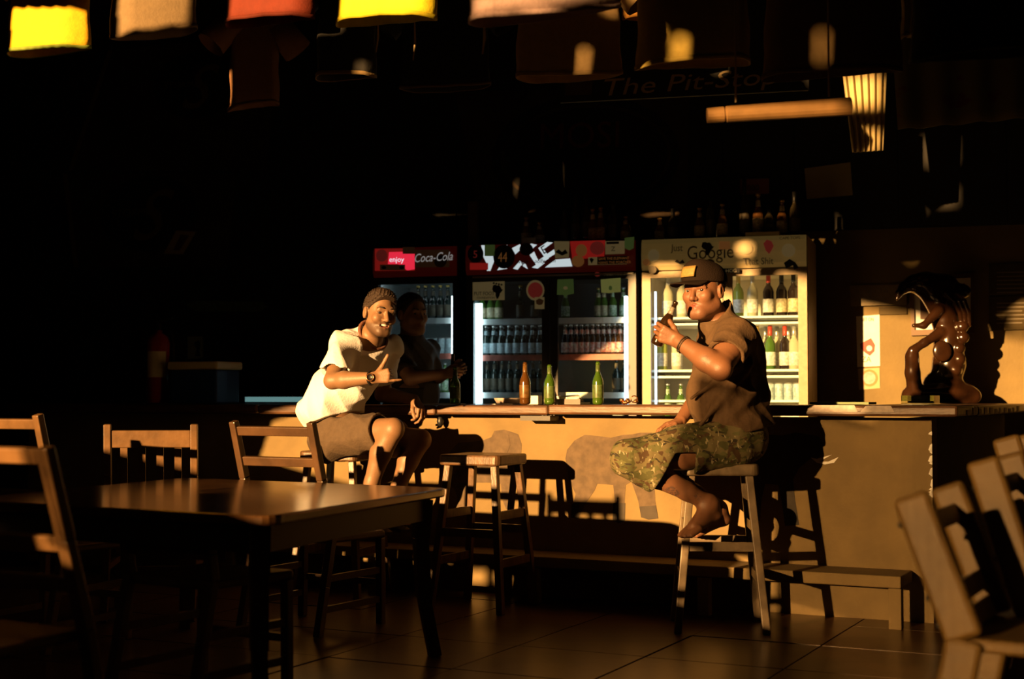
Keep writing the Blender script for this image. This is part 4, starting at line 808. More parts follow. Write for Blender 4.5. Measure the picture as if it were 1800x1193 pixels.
# ------------------------------------------------------------------ garments hanging under the roof
def cloth_mat(col):
    return mat('shirt cloth', col, 0.85, var=0.12, scale=30, bump=0.15, bscale=70)
def make_shirt(label, xl, xr, yl, yr, Yl, Yr, col, trim, lit):
    a = P(xl, yl, Yl); b = P(xr, yr, Yr); ax = (b-a); w = V(ax.x, ax.y, 0).length; ex = V(ax.x, ax.y, 0).normalized(); ey = V(-ex.y, ex.x, 0); c = (a+b)/2
    r = thing('hanging_shirt', label, 'shirt', tuple(c), 0, 'shirts hanging under the roof')
    n = 28; rows = 12; Hh = min(0.62, 4.40-c.z); ph = random.uniform(0, 6); vs = []; slope = (b.z-a.z)/w; dp = min(0.075, w*0.3)
    for j in range(rows+1):
        f = j/rows; z = f*Hh; ww = w*(1-0.10*f); dd = dp*(1-0.75*f)
        for k in range(n):
            t = 2*math.pi*k/n; x = ww/2*math.copysign(abs(math.cos(t))**0.6, math.cos(t)); y = dd*math.sin(t)
            y += 0.010*math.sin(9*x/w*2+ph+0.8*f)*(1-f*0.6); x += 0.004*math.sin(3*z*9+ph)
            vs.append(ex*x + ey*y + V(0,0, z + slope*x*(1-f) + 0.008*math.sin(2*t+ph)*(1-f)))
    fs = [(j*n+k, j*n+(k+1)%n, (j+1)*n+(k+1)%n, (j+1)*n+k) for j in range(rows) for k in range(n)]
    o = MB().add(vs, fs).build('body', cloth_mat(col), r, smooth=True); md = o.modifiers.new('thick', 'SOLIDIFY'); md.thickness = 0.004
    hb = MB(); q = [v + (v-V(0,0,v.z)).normalized()*0.003 for v in vs[:n]]; hb.add([p-V(0,0,0.004) for p in q] + [p+V(0,0,0.016) for p in q], [(k,(k+1)%n,n+(k+1)%n,n+k) for k in range(n)])
    o = hb.build('hem', cloth_mat(trim or tuple(x*0.85 for x in col)), r, smooth=True); md = o.modifiers.new('thick', 'SOLIDIFY'); md.thickness = 0.004
    if w > 0.3 and 'very dark' not in label:
        for sx in (-1, 1):
            sp = ex*(sx*w*0.44) + V(0,0,Hh-0.10); sq = ex*(sx*(w*0.44+0.13)) + V(0,0,Hh-0.26)
            sl = MB().tube([sp, sp.lerp(sq,0.5)+ey*0.01, sq], [0.085,0.09,0.095], 10, cap=False).build('sleeve', cloth_mat(col), r, smooth=True); sl.modifiers.new('thick', 'SOLIDIFY').thickness = 0.003
    return r
for s_ in SHIRTS: r_ = make_shirt(*s_)
M_cord = mat('pale cord', (0.45,0.35,0.2), 0.8)
for px, y0, y1, Y, lab in ((664,40,92,6.8,'thin tie dangling under the vivid yellow shirt'),(729,44,106,6.8,'second thin tie dangling right of the first'),(851,36,95,5.6,'thin tie dangling under the lilac shirt')):
    p = P(px,y0,Y); q = P(px-3,y1,Y); o = MB().tube([p+V(0,0,0.5), p, p.lerp(q,0.5)+V(0.006,0,0), q], [0.004,0.004,0.006,0.003], 6).build('dangling_tie', M_cord); tag(o, lab, 'tie')
# right side: pole, pleated curtain, flowered cloth
a = P(1243,203,5.6); b = P(1495,187,5.6)
pr = thing('hanging_pole', 'thick round wooden pole hung level under the roof, sunlit along its side', 'pole', tuple((a+b)/2))
d = b-a; MB().tube([a, a+d*0.115, a+d*0.12, a+d*0.13, a+d*0.135, b], [0.030,0.032,0.027,0.027,0.033,0.037], 16).build('shaft', mat('bare pole wood', (0.3300,0.1848,0.0660), 0.5, var=0.3, scale=8), pr, world=True)
for f in (0.2, 0.85): p = a+d*f; MB().tube([p+V(0,0,0.045), V(p.x,p.y,5.04)], 0.004, 6).build('cord', M_cord, pr, world=True)
def sheet(name, label, cat, tl, tr, bl, br, m, nx=24, nz=8, amp=0.02, fr=6.0):
    mb = MB(); nrm = V(0,-1,0)
    for j in range(nz+1):
        for i in range(nx+1):
            u, v = i/nx, j/nz; p = (tl*(1-u)+tr*u)*(1-v) + (bl*(1-u)+br*u)*v
            mb.v.append(p + nrm*amp*math.sin(u*fr*2*math.pi)*(0.5+0.5*v))
    for j in range(nz):
        for i in range(nx): mb.f.append([j*(nx+1)+i, (j+1)*(nx+1)+i, (j+1)*(nx+1)+i+1, j*(nx+1)+i+1]); mb.m.append(0)
    o = mb.build(name, m, None, smooth=True); md = o.modifiers.new('thick', 'SOLIDIFY'); md.thickness = 0.004
    return tag(o, label, cat)
sheet('pleated_curtain', 'pale pleated curtain behind the pole with two sunlit patches', 'curtain', P(1472,60,8.6), P(1562,55,8.6), P(1498,268,8.6), P(1552,264,8.6), mat('pale curtain', (0.4900,0.3920,0.1820), 0.8), 48, 6, 0.018, 6)
M_flow = mat('olive flowered cloth', (0.34,0.32,0.13), 0.85, col2=(0.30,0.09,0.05), scale=7, lo=0.34, hi=0.40)
sheet('flowered_cloth', 'olive cloth with red flowers draped under the roof at the right', 'cloth', P(1566,40,7.6), P(1830,20,7.6), P(1578,228,7.6), P(1830,205,7.6), M_flow, 40, 10, 0.03, 4)
# sign beam and banners
M_sign = mat('black sign board', (0.022,0.022,0.022), 0.6); M_chalk = mat('faded cream lettering', (0.55,0.42,0.22), 0.7)
N0 = (0.0, 1.0)
sg = decal('name_board', [(985,128),(1420,92),(1420,160),(985,182)], M_sign, None, N0, 8.3, 0.03); tag(sg, 'long black board lettered with the name of the bar, hung above the fridges', 'sign')
ptext('lettering', 'The Pit-Stop', 1054, 169, 30, M_chalk, sg, N0, 8.27, -0.07, 0.25, 1.45, 0.002)
decal('plaque', [(993,142),(1042,140),(1040,166),(993,168)], M_brown, sg, N0, 8.269, 0.002)
for k in range(2): p = P(1000+400*k, 130-30*k, 8.32); MB().tube([p, V(p.x,p.y,5.04)], 0.005, 6).build('cord', M_cord, sg, world=True)
WP = WALLV-0.032
M_ban = mat('faded brown banner', (0.085,0.055,0.03), 0.85, var=0.4, scale=3); M_ban2 = mat('black banner print', (0.02,0.02,0.02), 0.85); M_gold = mat('dull gold print', (0.22,0.14,0.05), 0.8); M_rdp = mat('dark red print', (0.16,0.03,0.02), 0.8)
bn = decal('banner', [(800,162),(1212,152),(1208,408),(848,412)], M_ban, None, NF, WP, 0.003); tag(bn, 'large dim banner with a dark oval emblem on the wall above the middle fridge', 'banner')
decal('emblem', oval(1030,275,165,108,36,-0.05), M_ban2, bn, NF, WP-0.0035, 0.001); decal('emblem', oval(1030,275,150,92,36,-0.05), M_ban, bn, NF, WP-0.0048, 0.001); decal('emblem', oval(1030,275,144,86,36,-0.05), M_ban2, bn, NF, WP-0.006, 0.001)
ptext('lettering', 'MOSI', 945, 262, 46, M_rdp, bn, NF, WP, -0.03, 0, 1.0, 0.008)
for (q, cx, cy, sc, lab) in (([(190,88),(490,60),(470,300),(120,300)], 345, 150, 1.0, 'upper left dim banner with a slanted letter emblem'), ([(110,305),(415,305),(400,470),(130,470)], 262, 375, 1.15, 'lower left dim banner with a slanted letter emblem')):
    bn = decal('banner', q, M_ban, None, NF, WP, 0.003); tag(bn, lab, 'banner')
    decal('emblem', oval(cx,cy,75*sc,58*sc,30,-0.15), M_ban2, bn, NF, WP-0.0035, 0.001)
    ptext('lettering', 'S', cx-32*sc, cy+42*sc, 78*sc, M_gold, bn, NF, WP, -0.05, 0.45, 1.05, 0.006); ptext('lettering', 'STORMERS', cx-58*sc, cy+6*sc, 11*sc, M_gold, bn, NF, WP, -0.06, 0.2, 1.15, 0.009)
    decal('edge_tape', [(q[3][0],q[3][1]),(q[0][0],q[0][1]),(q[0][0]+8,q[0][1]),(q[3][0]+8,q[3][1])], M_gold, bn, NF, WP-0.0035, 0.001)
cd_ = decal('small_card', [(310,405),(345,407),(322,447),(288,446)], M_chalk, None, NF, WP-0.006, 0.003); tag(cd_, 'slanted small card with a red bar on the lower left banner', 'card'); decal('print', [(318,412),(332,414),(316,440),(304,440)], M_rdp, cd_, NF, WP-0.0095, 0.001)

# ------------------------------------------------------------------ people
M_skinL = vcol_mat('smiling man skin', 0.5); M_skinR = vcol_mat('ruddy skin', 0.5); M_skinB = vcol_mat('bartender skin', 0.55)  # one skin shader per person, tone set by vertex colour
M_hair = mat('dark brown hair', (0.035,0.018,0.010), 0.6, var=0.4, scale=90, bump=0.6, bscale=220)
M_eyew = mat('eye white', (0.55,0.50,0.45), 0.25); M_eyed = mat('dark iris', (0.03,0.02,0.015), 0.15); M_tooth = mat('teeth', (0.75,0.72,0.66), 0.3)
M_tee = mat('white cotton shirt', (0.82,0.83,0.86), 0.85, bump=0.2, bscale=90); M_rib = mat('dark red brown collar rib', (0.16,0.065,0.04), 0.85)
M_brownshirt = mat('brown cotton shirt', (0.0972,0.0540,0.0230), 0.85, var=0.2, scale=25, bump=0.25, bscale=80); M_darkshirt = mat('black work shirt', (0.045,0.036,0.034), 0.8)
M_shorts = mat('grey brown shorts cloth', (0.0828,0.0540,0.0310), 0.85, var=0.15, scale=40, bump=0.25, bscale=90)
def camo():
    m = bpy.data.materials.new('camouflage cloth'); m.use_nodes = True; nt = m.node_tree; N = nt.nodes; L = nt.links; b = N['Principled BSDF']; b.inputs['Roughness'].default_value = 0.85
    tc = N.new('ShaderNodeTexCoord'); last = None
    for i, (sc, th, col, st) in enumerate(((14, 0.0, (0.129,0.105,0.044), (1,1,1)), (13, 0.52, (0.058,0.058,0.015), (1,1,1.5)), (17, 0.57, (0.058,0.031,0.011), (1.3,1,1)), (22, 0.60, (0.095,0.095,0.031), (1,1,1.8)), (26, 0.625, (0.020,0.016,0.007), (0.7,1,1.6)), (34, 0.655, (0.286,0.252,0.150), (1.8,1,0.9)))):
        if i == 0:
            rgb = N.new('ShaderNodeRGB'); rgb.outputs[0].default_value = (*col, 1); last = rgb.outputs[0]; continue
        mp = N.new('ShaderNodeMapping'); mp.inputs['Location'].default_value = (i*3.7, i*1.9, i*2.3); mp.inputs['Scale'].default_value = st; L.new(tc.outputs['Object'], mp.inputs[0])
        n = N.new('ShaderNodeTexNoise'); n.inputs['Scale'].default_value = sc; n.inputs['Detail'].default_value = 1.5; n.inputs['Distortion'].default_value = 0.6; L.new(mp.outputs[0], n.inputs['Vector'])
        r = N.new('ShaderNodeMapRange'); r.inputs['From Min'].default_value = th-0.008; r.inputs['From Max'].default_value = th+0.008; L.new(n.outputs['Fac'], r.inputs[0])
        mx = N.new('ShaderNodeMix'); mx.data_type = 'RGBA'; L.new(r.outputs[0], mx.inputs[0]); L.new(last, mx.inputs[6]); mx.inputs[7].default_value = (*col, 1); last = mx.outputs[2]
    L.new(last, b.inputs['Base Color']); return m
M_camo = camo()
def frame(f, up):
    f = Vector(f).normalized(); up = Vector(up); u = (up - f*up.dot(f)).normalized(); return u.cross(f), f, u      # person's left, forward, up
class Head:
    def __init__(s, c, f, up, sc=1.0): s.c = Vector(c); s.l, s.f, s.u = frame(f, up); s.sc = sc
    def p(s, l, f, u): return s.c + (s.l*l + s.f*f + s.u*u)*s.sc
    def loc(s, vs):
        d = (vs - np.array(s.c))/s.sc; return d@np.array(s.l), d@np.array(s.f), d@np.array(s.u)
    def build(s, S, fat=0.0, smile=False):
        ax = (s.l, s.f, s.u); k = s.sc; p = s.p
        S.ell(p(0,-0.012,0.032), (0.075*k,0.095*k,0.086*k), ax, 0.0)
        S.ell(p(0,0.018,-0.035), ((0.060+fat)*k,(0.070+fat*0.3)*k,0.082*k), ax, 0.03*k)
        S.cap(p(-0.012,0.076,-0.096), p(0.012,0.076,-0.096), (0.018+fat*0.3)*k, None, 0.03*k)
        for e in (-1, 1):
            S.cap(p(e*(0.050+fat),0.008,-0.06), p(e*0.02,0.062,-0.092), (0.020+fat*0.3)*k, None, 0.03*k)
            S.ell(p(e*0.040,0.064,-0.022), ((0.023+fat*0.4)*k,)*3, ax, 0.02*k)
            S.ell(p(e*0.033,0.103,0.004), (0.021*k,0.016*k,0.013*k), ax, 0.014*k, True)
        S.cap(p(-0.036,0.080,0.024), p(0.036,0.080,0.024), 0.011*k, None, 0.018*k)
        S.cap(p(0,0.088,0.012), p(0,0.109,-0.030), 0.0075*k, 0.0125*k, 0.010*k)
        for e in (-1, 1):
            S.ell(p(e*0.0125,0.097,-0.034), (0.0085*k,)*3, ax, 0.006*k)
            S.ell(p(e*0.081,-0.006,-0.004), (0.010*k,0.020*k,0.032*k), ax, 0.006*k); S.ell(p(e*0.091,0.000,-0.002), (0.006*k,0.011*k,0.020*k), ax, 0.004*k, True)
            S.cap(p(e*0.017,0.086,0.016), p(e*0.048,0.076,0.013), 0.0055*k, None, 0.006*k)       # upper lids
            S.cap(p(e*0.020,0.084,-0.007), p(e*0.046,0.075,-0.006), 0.0045*k, None, 0.006*k)
        if smile:
            for e in (-1, 1):
                S.cap(p(0,0.0905,-0.0515), p(e*0.032,0.077,-0.046), 0.0045*k, 0.0035*k, 0.006*k); S.cap(p(0,0.089,-0.0765), p(e*0.020,0.084,-0.068), 0.006*k, 0.005*k, 0.006*k); S.cap(p(e*0.020,0.084,-0.068), p(e*0.032,0.077,-0.048), 0.005*k, 0.0035*k, 0.006*k)
            S.ell(p(0,0.088,-0.0615), (0.0285*k,0.016*k,0.0085*k), ax, 0.003*k, True)
            for e in (-1, 1): S.ell(p(e*0.041,0.070,-0.030), (0.019*k,0.016*k,0.016*k), ax, 0.015*k)
        else:
            for e in (-1, 1):
                S.cap(p(0,0.0905,-0.058), p(e*0.021,0.079,-0.0615), 0.0056*k, 0.003*k, 0.006*k); S.cap(p(0,0.089,-0.070), p(e*0.018,0.079,-0.066), 0.0066*k, 0.003*k, 0.006*k)
            S.cap(p(-0.02,0.094,-0.0637), p(0.02,0.094,-0.0637), 0.0022*k, None, 0.002*k, True)
    def extras(s, body, brow=True, smile=False, world=True):
        k = s.sc
        for e in (-1, 1):
            c = s.p(e*0.0325, 0.0745, 0.0045); mb = MB(); r = 0.0125*k
            prof = [(r*math.sin(t), r*math.cos(t)) for t in [math.pi*i/10 for i in range(11)]]
            g = V(0,0,1); fd = (C0-c).normalized(); R = fd.to_track_quat('Z','Y').to_matrix().to_4x4()
            mb.lathe([(max(a,1e-5),b) for a,b in prof], 14, 0, Matrix.Translation(c) @ R, [1,1,1,0,0,0,0,0,0,0])
            mb.build('eye', [M_eyew, M_eyed], body, smooth=True, world=True)
            if brow: MB().tube([s.p(e*0.015,0.0935,0.0275), s.p(e*0.025,0.0935,0.031), s.p(e*0.037,0.0885,0.032), s.p(e*0.051,0.076,0.0245)], [0.0028*k,0.0040*k,0.0038*k,0.0016*k], 6).build('eyebrow', M_hair, body, smooth=True, world=True)
        if smile:
            mb = MB(); n = 9; top = [s.p(-0.027+0.054*i/(n-1), 0.0855-0.014*((i-4)/4)**2, -0.0535+0.004*((i-4)/4)**2) for i in range(n)]; bot = [q - s.u*0.010*k*(1-0.45*((i-4)/4)**2) for i, q in enumerate(top)]
            mb.add([*top, *bot, *[q - s.f*0.004 for q in top], *[q - s.f*0.004 for q in bot]], [(n+i,n+i+1,i+1,i) for i in range(n-1)] + [(2*n+i,2*n+i+1,3*n+i+1,3*n+i) for i in range(n-1)] + [(i,i+1,2*n+i+1,2*n+i) for i in range(n-1)] + [(3*n+i,3*n+i+1,n+i+1,n+i) for i in range(n-1)]); mb.build('teeth', M_tooth, body, world=True)
    def colour(s, vs, skin, lip, stub=None, base=None, flush=None):
        c = np.tile(np.array(skin, np.float32), (len(vs), 1)) if base is None else base
        l, f, u = s.loc(vs); near = (np.abs(l) < 0.11) & (f > -0.12) & (f < 0.13) & (u > -0.13) & (u < 0.14)
        def mixin(w, col):
            w = (w*near)[:, None]; c[:] = c*(1-w) + np.array(col, np.float32)*w
        if flush is not None: mixin(0.3*np.exp(-(((np.abs(l)-0.038)/0.018)**2 + ((u+0.02)/0.02)**2))*(f > 0.03) + 0.3*np.exp(-((l/0.012)**2+((u+0.03)/0.014)**2))*(f > 0.08), flush)
        if stub is not None:
            w = np.clip((-0.042-u)/0.018, 0, 1)*np.clip((f+0.01)/0.02, 0, 1); w = np.maximum(w, np.exp(-(((u+0.047)/0.006)**2))*(np.abs(l) < 0.028)*(f > 0.075)); mixin(0.75*w, stub)
        mixin(np.clip(1.2-((l/0.025)**2+((u+0.064)/0.011)**2)*0.9, 0, 1)*(f > 0.072), lip); return c
def hand(S, wr, d, n, sd, curls, thumb, k=1.0, spread=0.0, r0=0.0088):
    """wr wrist, d towards the knuckles, n out of the back, sd towards the thumb; curls: four triples of bend angles, index first; thumb: (three offsets d, n, s) x2"""
    d = Vector(d).normalized(); n = Vector(n); n = (n-d*n.dot(d)).normalized(); sd2 = n.cross(d); sd2 = sd2 if sd2.dot(Vector(sd)) > 0 else -sd2
    wr = Vector(wr); out = []
    for i, (o, ln, L) in enumerate(((0.030,0.082,1.0),(0.010,0.086,1.1),(-0.010,0.082,1.02),(-0.028,0.074,0.82))):
        a = wr + sd2*o*0.55*k; q = wr + d*ln*k + sd2*o*k; S.cap(a, q, 0.013*k, 0.0105*k, 0.012*k)
        ang = 0; p = q; r = r0*k*(1.0 if i < 3 else 0.88)
        for j, (sg, cu) in enumerate(zip((0.043*L, 0.027*L, 0.021*L), curls[i])):
            ang += math.radians(cu); dv = d*math.cos(ang) - n*math.sin(ang) + sd2*spread*(1.5-i); p2 = p + dv.normalized()*sg*k
            S.cap(p, p2, r*(1-0.06*j), r*(0.94-0.08*j), 0.003); p = p2
        out.append(p)
    b = wr + d*0.022*k + sd2*0.022*k - n*0.008*k; q = [b]
    for t in thumb: q.append(q[-1] + (d*t[0] + n*t[1] + sd2*t[2])*k)
    S.chain([(q[0], 0.016*k)] + [(x, 0.0115*k - 0.001*i*k) for i, x in enumerate(q[1:])], 0.006); return out
def foot(S, ank, toe, up, k=1.0):
    d = (toe-ank); hd = V(d.x, d.y, 0).normalized(); heel = ank - hd*0.03*k + V(0,0,-0.045*k); sd = V(-hd.y, hd.x, 0)
    S.chain([(ank, 0.038*k), (heel, 0.030*k)], 0.03); ball = heel.lerp(toe, 0.68); S.chain([(heel, 0.030*k), (ball+V(0,0,0.004), 0.026*k)], 0.02); S.chain([(ank, 0.036*k), (ball+V(0,0,0.012), 0.022*k)], 0.03)
    for i, o in enumerate((-0.034,-0.017,0.0,0.016,0.031)):
        t = ball + (toe-ball)*(1.0-0.08*abs(i-1.5)); S.chain([(ball+sd*o*k*0.8, 0.019*k), (t+sd*o*k-V(0,0,0.004), 0.0105*k if i not in (0,4) else 0.0115*k)], 0.006)
    return heel, ball, sd
def folds(amp, seeds, lo=40, hi=75):
    rnd = random.Random(seeds); w = []
    for i in range(6):
        d = Vector((rnd.uniform(-1,1), rnd.uniform(-1,1), rnd.uniform(-0.7,0.7))).normalized()*rnd.uniform(lo, hi); w.append((d.x, d.y, d.z, rnd.uniform(0,6)))
    def f(x, y, z):
        s = 0
        for a, b, c, ph in w: s = s + np.abs(np.sin(0.5*(a*x+b*y+c*z)+ph+0.8*np.sin(9*x+7*z+ph)))
        return 2.4*amp*(s/3.0-1.27)
    return f
UP = V(0,0,1)

# ---- the man in the white shirt
hipR, hipL = P(585,772,7.84), P(612,772,8.02); kR, aR, tR = P(692,753,7.55), P(637,888,7.62), P(682,924,7.47); kL, aL, tL = P(740,772,7.88), P(684,890,7.87), P(712,920,7.74)
shR, eR, wR = P(604,609,7.66), P(584,669,7.46), P(656,664,7.36); shL, eL, wL = P(681,613,7.98), P(672,693,8.27), P(729,702,8.075)
pel, bel, chs, nek = P(596,758,7.93), P(592,700,7.88), P(630,634,7.81), P(650,592,7.79)
HL = Head(P(668,551,7.70), (0.45,-0.885,-0.08), (0.05,0.12,1.0), 1.04)
axt = (BU, BV, UP); chd = V(0.85,-0.53,0); chl = V(0.53,0.85,0); axc = (chd, chl, V(0,0,1))
S = SDF((-1.36,7.15,0.36),(-0.36,8.5,1.74), 0.0043)
def torsoL(S, g=0.0):
    S.ell(pel, (0.135+g,0.165+g,0.13+g), axt, 0.0); S.ell(bel, (0.125+g,0.155+g,0.15+g), axt, 0.06); S.ell(chs, (0.118+g,0.165+g,0.15+g), axc, 0.08)
    S.cap(shR, shL, 0.062+g, None, 0.07); S.cap(bel, chs, 0.12+g, 0.115+g, 0.06)
torsoL(S); S.chain([(nek-V(0,0,0.02),0.068),(HL.p(0,-0.02,-0.055),0.056)], 0.04); HL.build(S, 0.0, True)
S.chain([(shR,0.058),(eR.lerp(shR,0.5),0.05),(eR,0.043)], 0.03); S.chain([(eR,0.043),(eR.lerp(wR,0.3),0.045),(wR,0.029)], 0.015)
S.chain([(shL,0.056),(eL,0.043)], 0.03); S.chain([(eL,0.043),(eL.lerp(wL,0.3),0.043),(wL,0.028)], 0.015)
for h, k, a in ((hipR,kR,aR),(hipL,kL,aL)):
    S.chain([(h,0.095),(h.lerp(k,0.5),0.080),(k,0.058)], 0.03); kn = k.lerp(a,0.04); cf = k.lerp(a,0.32) - BU*0.018; S.chain([(kn,0.055),(cf,0.056),(k.lerp(a,0.7),0.040),(a,0.034)], 0.02)
fR = foot(S, aR, tR, UP); fL = foot(S, aL, tL, UP)
hand(S, wR, (0.97,-0.14,0.14), (0.05,-1,0.1), (0,0,1), ((85,95,60),(88,95,60),(80,95,60),(18,10,5)), ((0.030,-0.004,0.034),(0.022,0.0,0.030),(0.016,0.004,0.022)), 0.98)
hand(S, wL, (0.50,-0.45,-0.62), (0.55,-0.35,0.75), (-0.8,-0.5,0), ((50,45,30),(45,40,30),(40,40,30),(35,35,30)), ((0.035,-0.02,0.018),(0.03,-0.012,0.004),(0.022,-0.01,-0.002)), 0.98, 0.05)
skinL = (0.225,0.125,0.066)
def colL(vs):
    c = np.tile(np.array(skinL, np.float32), (len(vs), 1)); return HL.colour(vs, skinL, (0.23,0.085,0.06), (0.055,0.03,0.018), c)
manL = thing('person', 'smiling seated man in a white shirt and dark shorts making a hand sign', 'person', (pel.x, pel.y, 0), 0)
bodyL = obj('body', S.mesh('body', M_skinL, colL), manL, True); HL.extras(bodyL, True, True)
def hairmesh(H, plane_p, plane_n, grow, amp, name='hair', top=0.0, box=0.17):
    S = SDF(tuple(H.c-V(box,box,box)), tuple(H.c+V(box,box,box)), 0.0035); ax = (H.l,H.f,H.u); k = H.sc
    S.ell(H.p(0,-0.014,0.034), ((0.075+grow*0.55)*k,(0.095+grow)*k,(0.086+grow)*k), ax)
    if top: S.ell(H.p(0,0.012,0.085), (0.062*k,0.085*k,0.045*k), ax, 0.02)
    rn = [(random.uniform(150,330)*random.choice((-1,1)), random.uniform(150,330)*random.choice((-1,1)), random.uniform(150,330), random.uniform(0,6)) for _ in range(4)]
    S.warp(lambda x,y,z: amp*sum(np.sin(a*x+b*y+c*z+d) for a,b,c,d in rn)/2)
    pp = H.p(*plane_p); nn = H.l*plane_n[0]+H.f*plane_n[1]+H.u*plane_n[2]; S.cut(pp, nn)
    for e in (-1,1): S.ell(H.p(e*0.085,-0.002,-0.006), (0.020*k,0.026*k,0.036*k), ax, 0.004, True)
    return S.mesh(name, M_hair)
obj('hair', hairmesh(HL, (0,0.055,0.055), (0,0.75,-0.66), 0.010, 0.0050, top=1), bodyL, True)
S = SDF((-1.36,7.3,0.8),(-0.5,8.3,1.56), 0.0052); torsoL(S, 0.014)
S.ell(P(572,722,7.90), (0.13,0.19,0.12), axt, 0.07)
sl = shR.lerp(eR, 0.66); S.chain([(shR,0.078),(sl,0.080)], 0.03); sl2 = shL.lerp(eL, 0.62); S.chain([(shL,0.074),(sl2,0.076)], 0.03)
S.chain([(nek-V(0,0,0.03),0.085),(nek+V(0,0,0.01),0.075)], 0.03)
S.warp(folds(0.011, 3, 24, 55))
S.cut(sl, eR-shR, sl-V(.13,.13,.09), sl+V(.13,.13,.0)); S.cut(sl2, eL-shL, sl2-V(.1,.1,.09), sl2+V(.1,.1,.05))
S.cut(P(600,736,7.9), (0.30,-0.18,-0.92)); S.cap(nek+V(0.012,-0.008,0.02), nek+V(0.03,-0.02,0.14), 0.068, 0.08, 0.0, True)
S.cap(sl.lerp(shR,0.1), sl.lerp(eR,0.5), 0.060, 0.066, 0.0, True)
nd0 = (HL.p(0,-0.02,-0.055)-nek).normalized(); nd1 = (nd0+chd*0.45).normalized(); ncc = nek+nd0*0.014+chd*0.016; S.cut(ncc, nd1, nek-V(.14,.14,.11), nek+V(.14,.14,.2))
shirtL = obj('shirt', S.mesh('shirt', M_tee), bodyL, True, 'white short sleeved shirt')
hd_ = nd1; ra = hd_.orthogonal().normalized(); rb = hd_.cross(ra); cc = ncc
MB().tube([cc + (ra*math.cos(t)+rb*math.sin(t))*0.088 for t in [2*math.pi*k/20 for k in range(21)]], 0.010, 8).build('collar', M_rib, shirtL, smooth=True, world=True, label='dark ribbed collar')
cp = P(684,630,7.60); 
S = SDF((-1.36,7.3,0.55),(-0.42,8.35,1.12), 0.0052)
S.ell(pel, (0.155,0.185,0.15), axt, 0.0)
eRs, eLs = hipR.lerp(kR,0.80), hipL.lerp(kL,0.78)
S.chain([(hipR,0.118),(eRs,0.098)], 0.05); S.chain([(hipL,0.115),(eLs,0.096)], 0.05); S.warp(folds(0.011, 11, 28, 60))
S.cut(eRs, kR-hipR, eRs-V(.16,.16,.16), eRs+V(.16,.16,.16)); S.cut(eLs, kL-hipL, eLs-V(.05,.16,.16), eLs+V(.16,.16,.16))
S.cut(P(600,722,7.9), (-0.25,0.1,0.95)); S.cap(eRs.lerp(hipR,0.10), eRs.lerp(kR,0.4), 0.082, 0.083, 0, True)
obj('shorts', S.mesh('shorts', M_shorts), bodyL, True, 'dark grey brown shorts')
M_sand = mat('brown sandal leather', (0.05,0.035,0.022), 0.6)
for (heel, ball, sd), toe in ((fR, tR), (fL, tL)):
    d = (toe-heel).normalized(); n_ = sd.cross(d); n_ = n_ if n_.z > 0 else -n_; mb = MB(); sole = [(heel-d*0.03, 0.032), (heel, 0.036), (ball, 0.046), (toe+d*0.012, 0.028)]
    vs = []; 
    for q, w_ in sole: vs += [q-n_*0.030-sd*w_, q-n_*0.030+sd*w_, q-n_*0.048-sd*w_, q-n_*0.048+sd*w_]
    fs = [(2,3,1,0),(12,13,15,14)]
    for i in range(3): b = 4*i; fs += [(b,b+1,b+5,b+4),(b+2,b+6,b+7,b+3),(b,b+4,b+6,b+2),(b+1,b+3,b+7,b+5)]
    so = mb.add(vs, fs).build('sandal', M_sand, bodyL, world=True)
    for f_ in (0.42, 0.72):
        c_ = heel.lerp(toe, f_); MB().tube([c_ + sd*0.044*math.cos(t)*(1.0) + n_*(-0.032+0.066*math.sin(t)) for t in [math.pi*k/8 for k in range(9)]], 0.008, 6).build('strap', M_sand, so, world=True)
wd_ = (wR-eR).normalized(); c_ = eR.lerp(wR, 0.94); r1 = wd_.orthogonal().normalized(); r2 = wd_.cross(r1)
wt = MB().tube([c_ + (r1*math.cos(t)+r2*math.sin(t))*0.033 for t in [2*math.pi*k/16 for k in range(17)]], 0.0075, 6).build('watch', M_black, bodyL, smooth=True, world=True, label='dark wrist watch')
R = V(0,-1,0.1).to_track_quat('Z','Y').to_matrix().to_4x4()
MB().lathe([(0.019,-0.004),(0.0215,0.0),(0.0215,0.008),(0.017,0.011),(0.0165,0.009),(0.001,0.009)], 20, 0, Matrix.Translation(c_+V(0,-0.032,0.003)) @ R, [0,0,0,0,1]).build('watch_case', [M_copper, M_black], wt, smooth=True, world=True)

# ---- the man in the cap
hipL2, hipR2 = P(1286,778,6.74), P(1285,776,6.97); kL2, aL2, tL2 = P(1108,806,6.62), P(1247,886,6.66), P(1203,941,6.56); kR2, aR2, tR2 = P(1128,802,6.99), P(1262,895,6.96), P(1215,940,6.90)
shL2, eL2, wL2 = P(1291,590,6.62), P(1266,648,6.41), P(1193,600,6.53); shR2, eR2, wR2 = P(1262,588,7.02), P(1232,690,7.13), P(1197,738,6.98)
pel2, bel2, chs2, nek2 = P(1290,765,6.85), P(1274,700,6.84), P(1281,624,6.82), P(1258,556,6.81)
HR = Head(P(1237,512,6.76), (-0.58,-0.81,-0.05), (-0.03,0.0,1.0), 1.10)
fd = V(-0.99,-0.14,0); ld = V(0.14,-0.99,0); ax2 = (fd, ld, UP)
S = SDF((0.42,6.25,0.36),(1.32,7.35,1.76), 0.0043)
def torsoR(S, g=0.0):
    S.ell(pel2, (0.145+g,0.18+g,0.13+g), ax2); S.ell(bel2, (0.165+g,0.185+g,0.17+g), ax2, 0.07); S.ell(chs2, (0.135+g,0.19+g,0.16+g), ax2, 0.08); S.cap(shL2, shR2, 0.065+g, None, 0.08); S.cap(P(1296,612,6.82), P(1310,690,6.84), 0.10+g, None, 0.06)
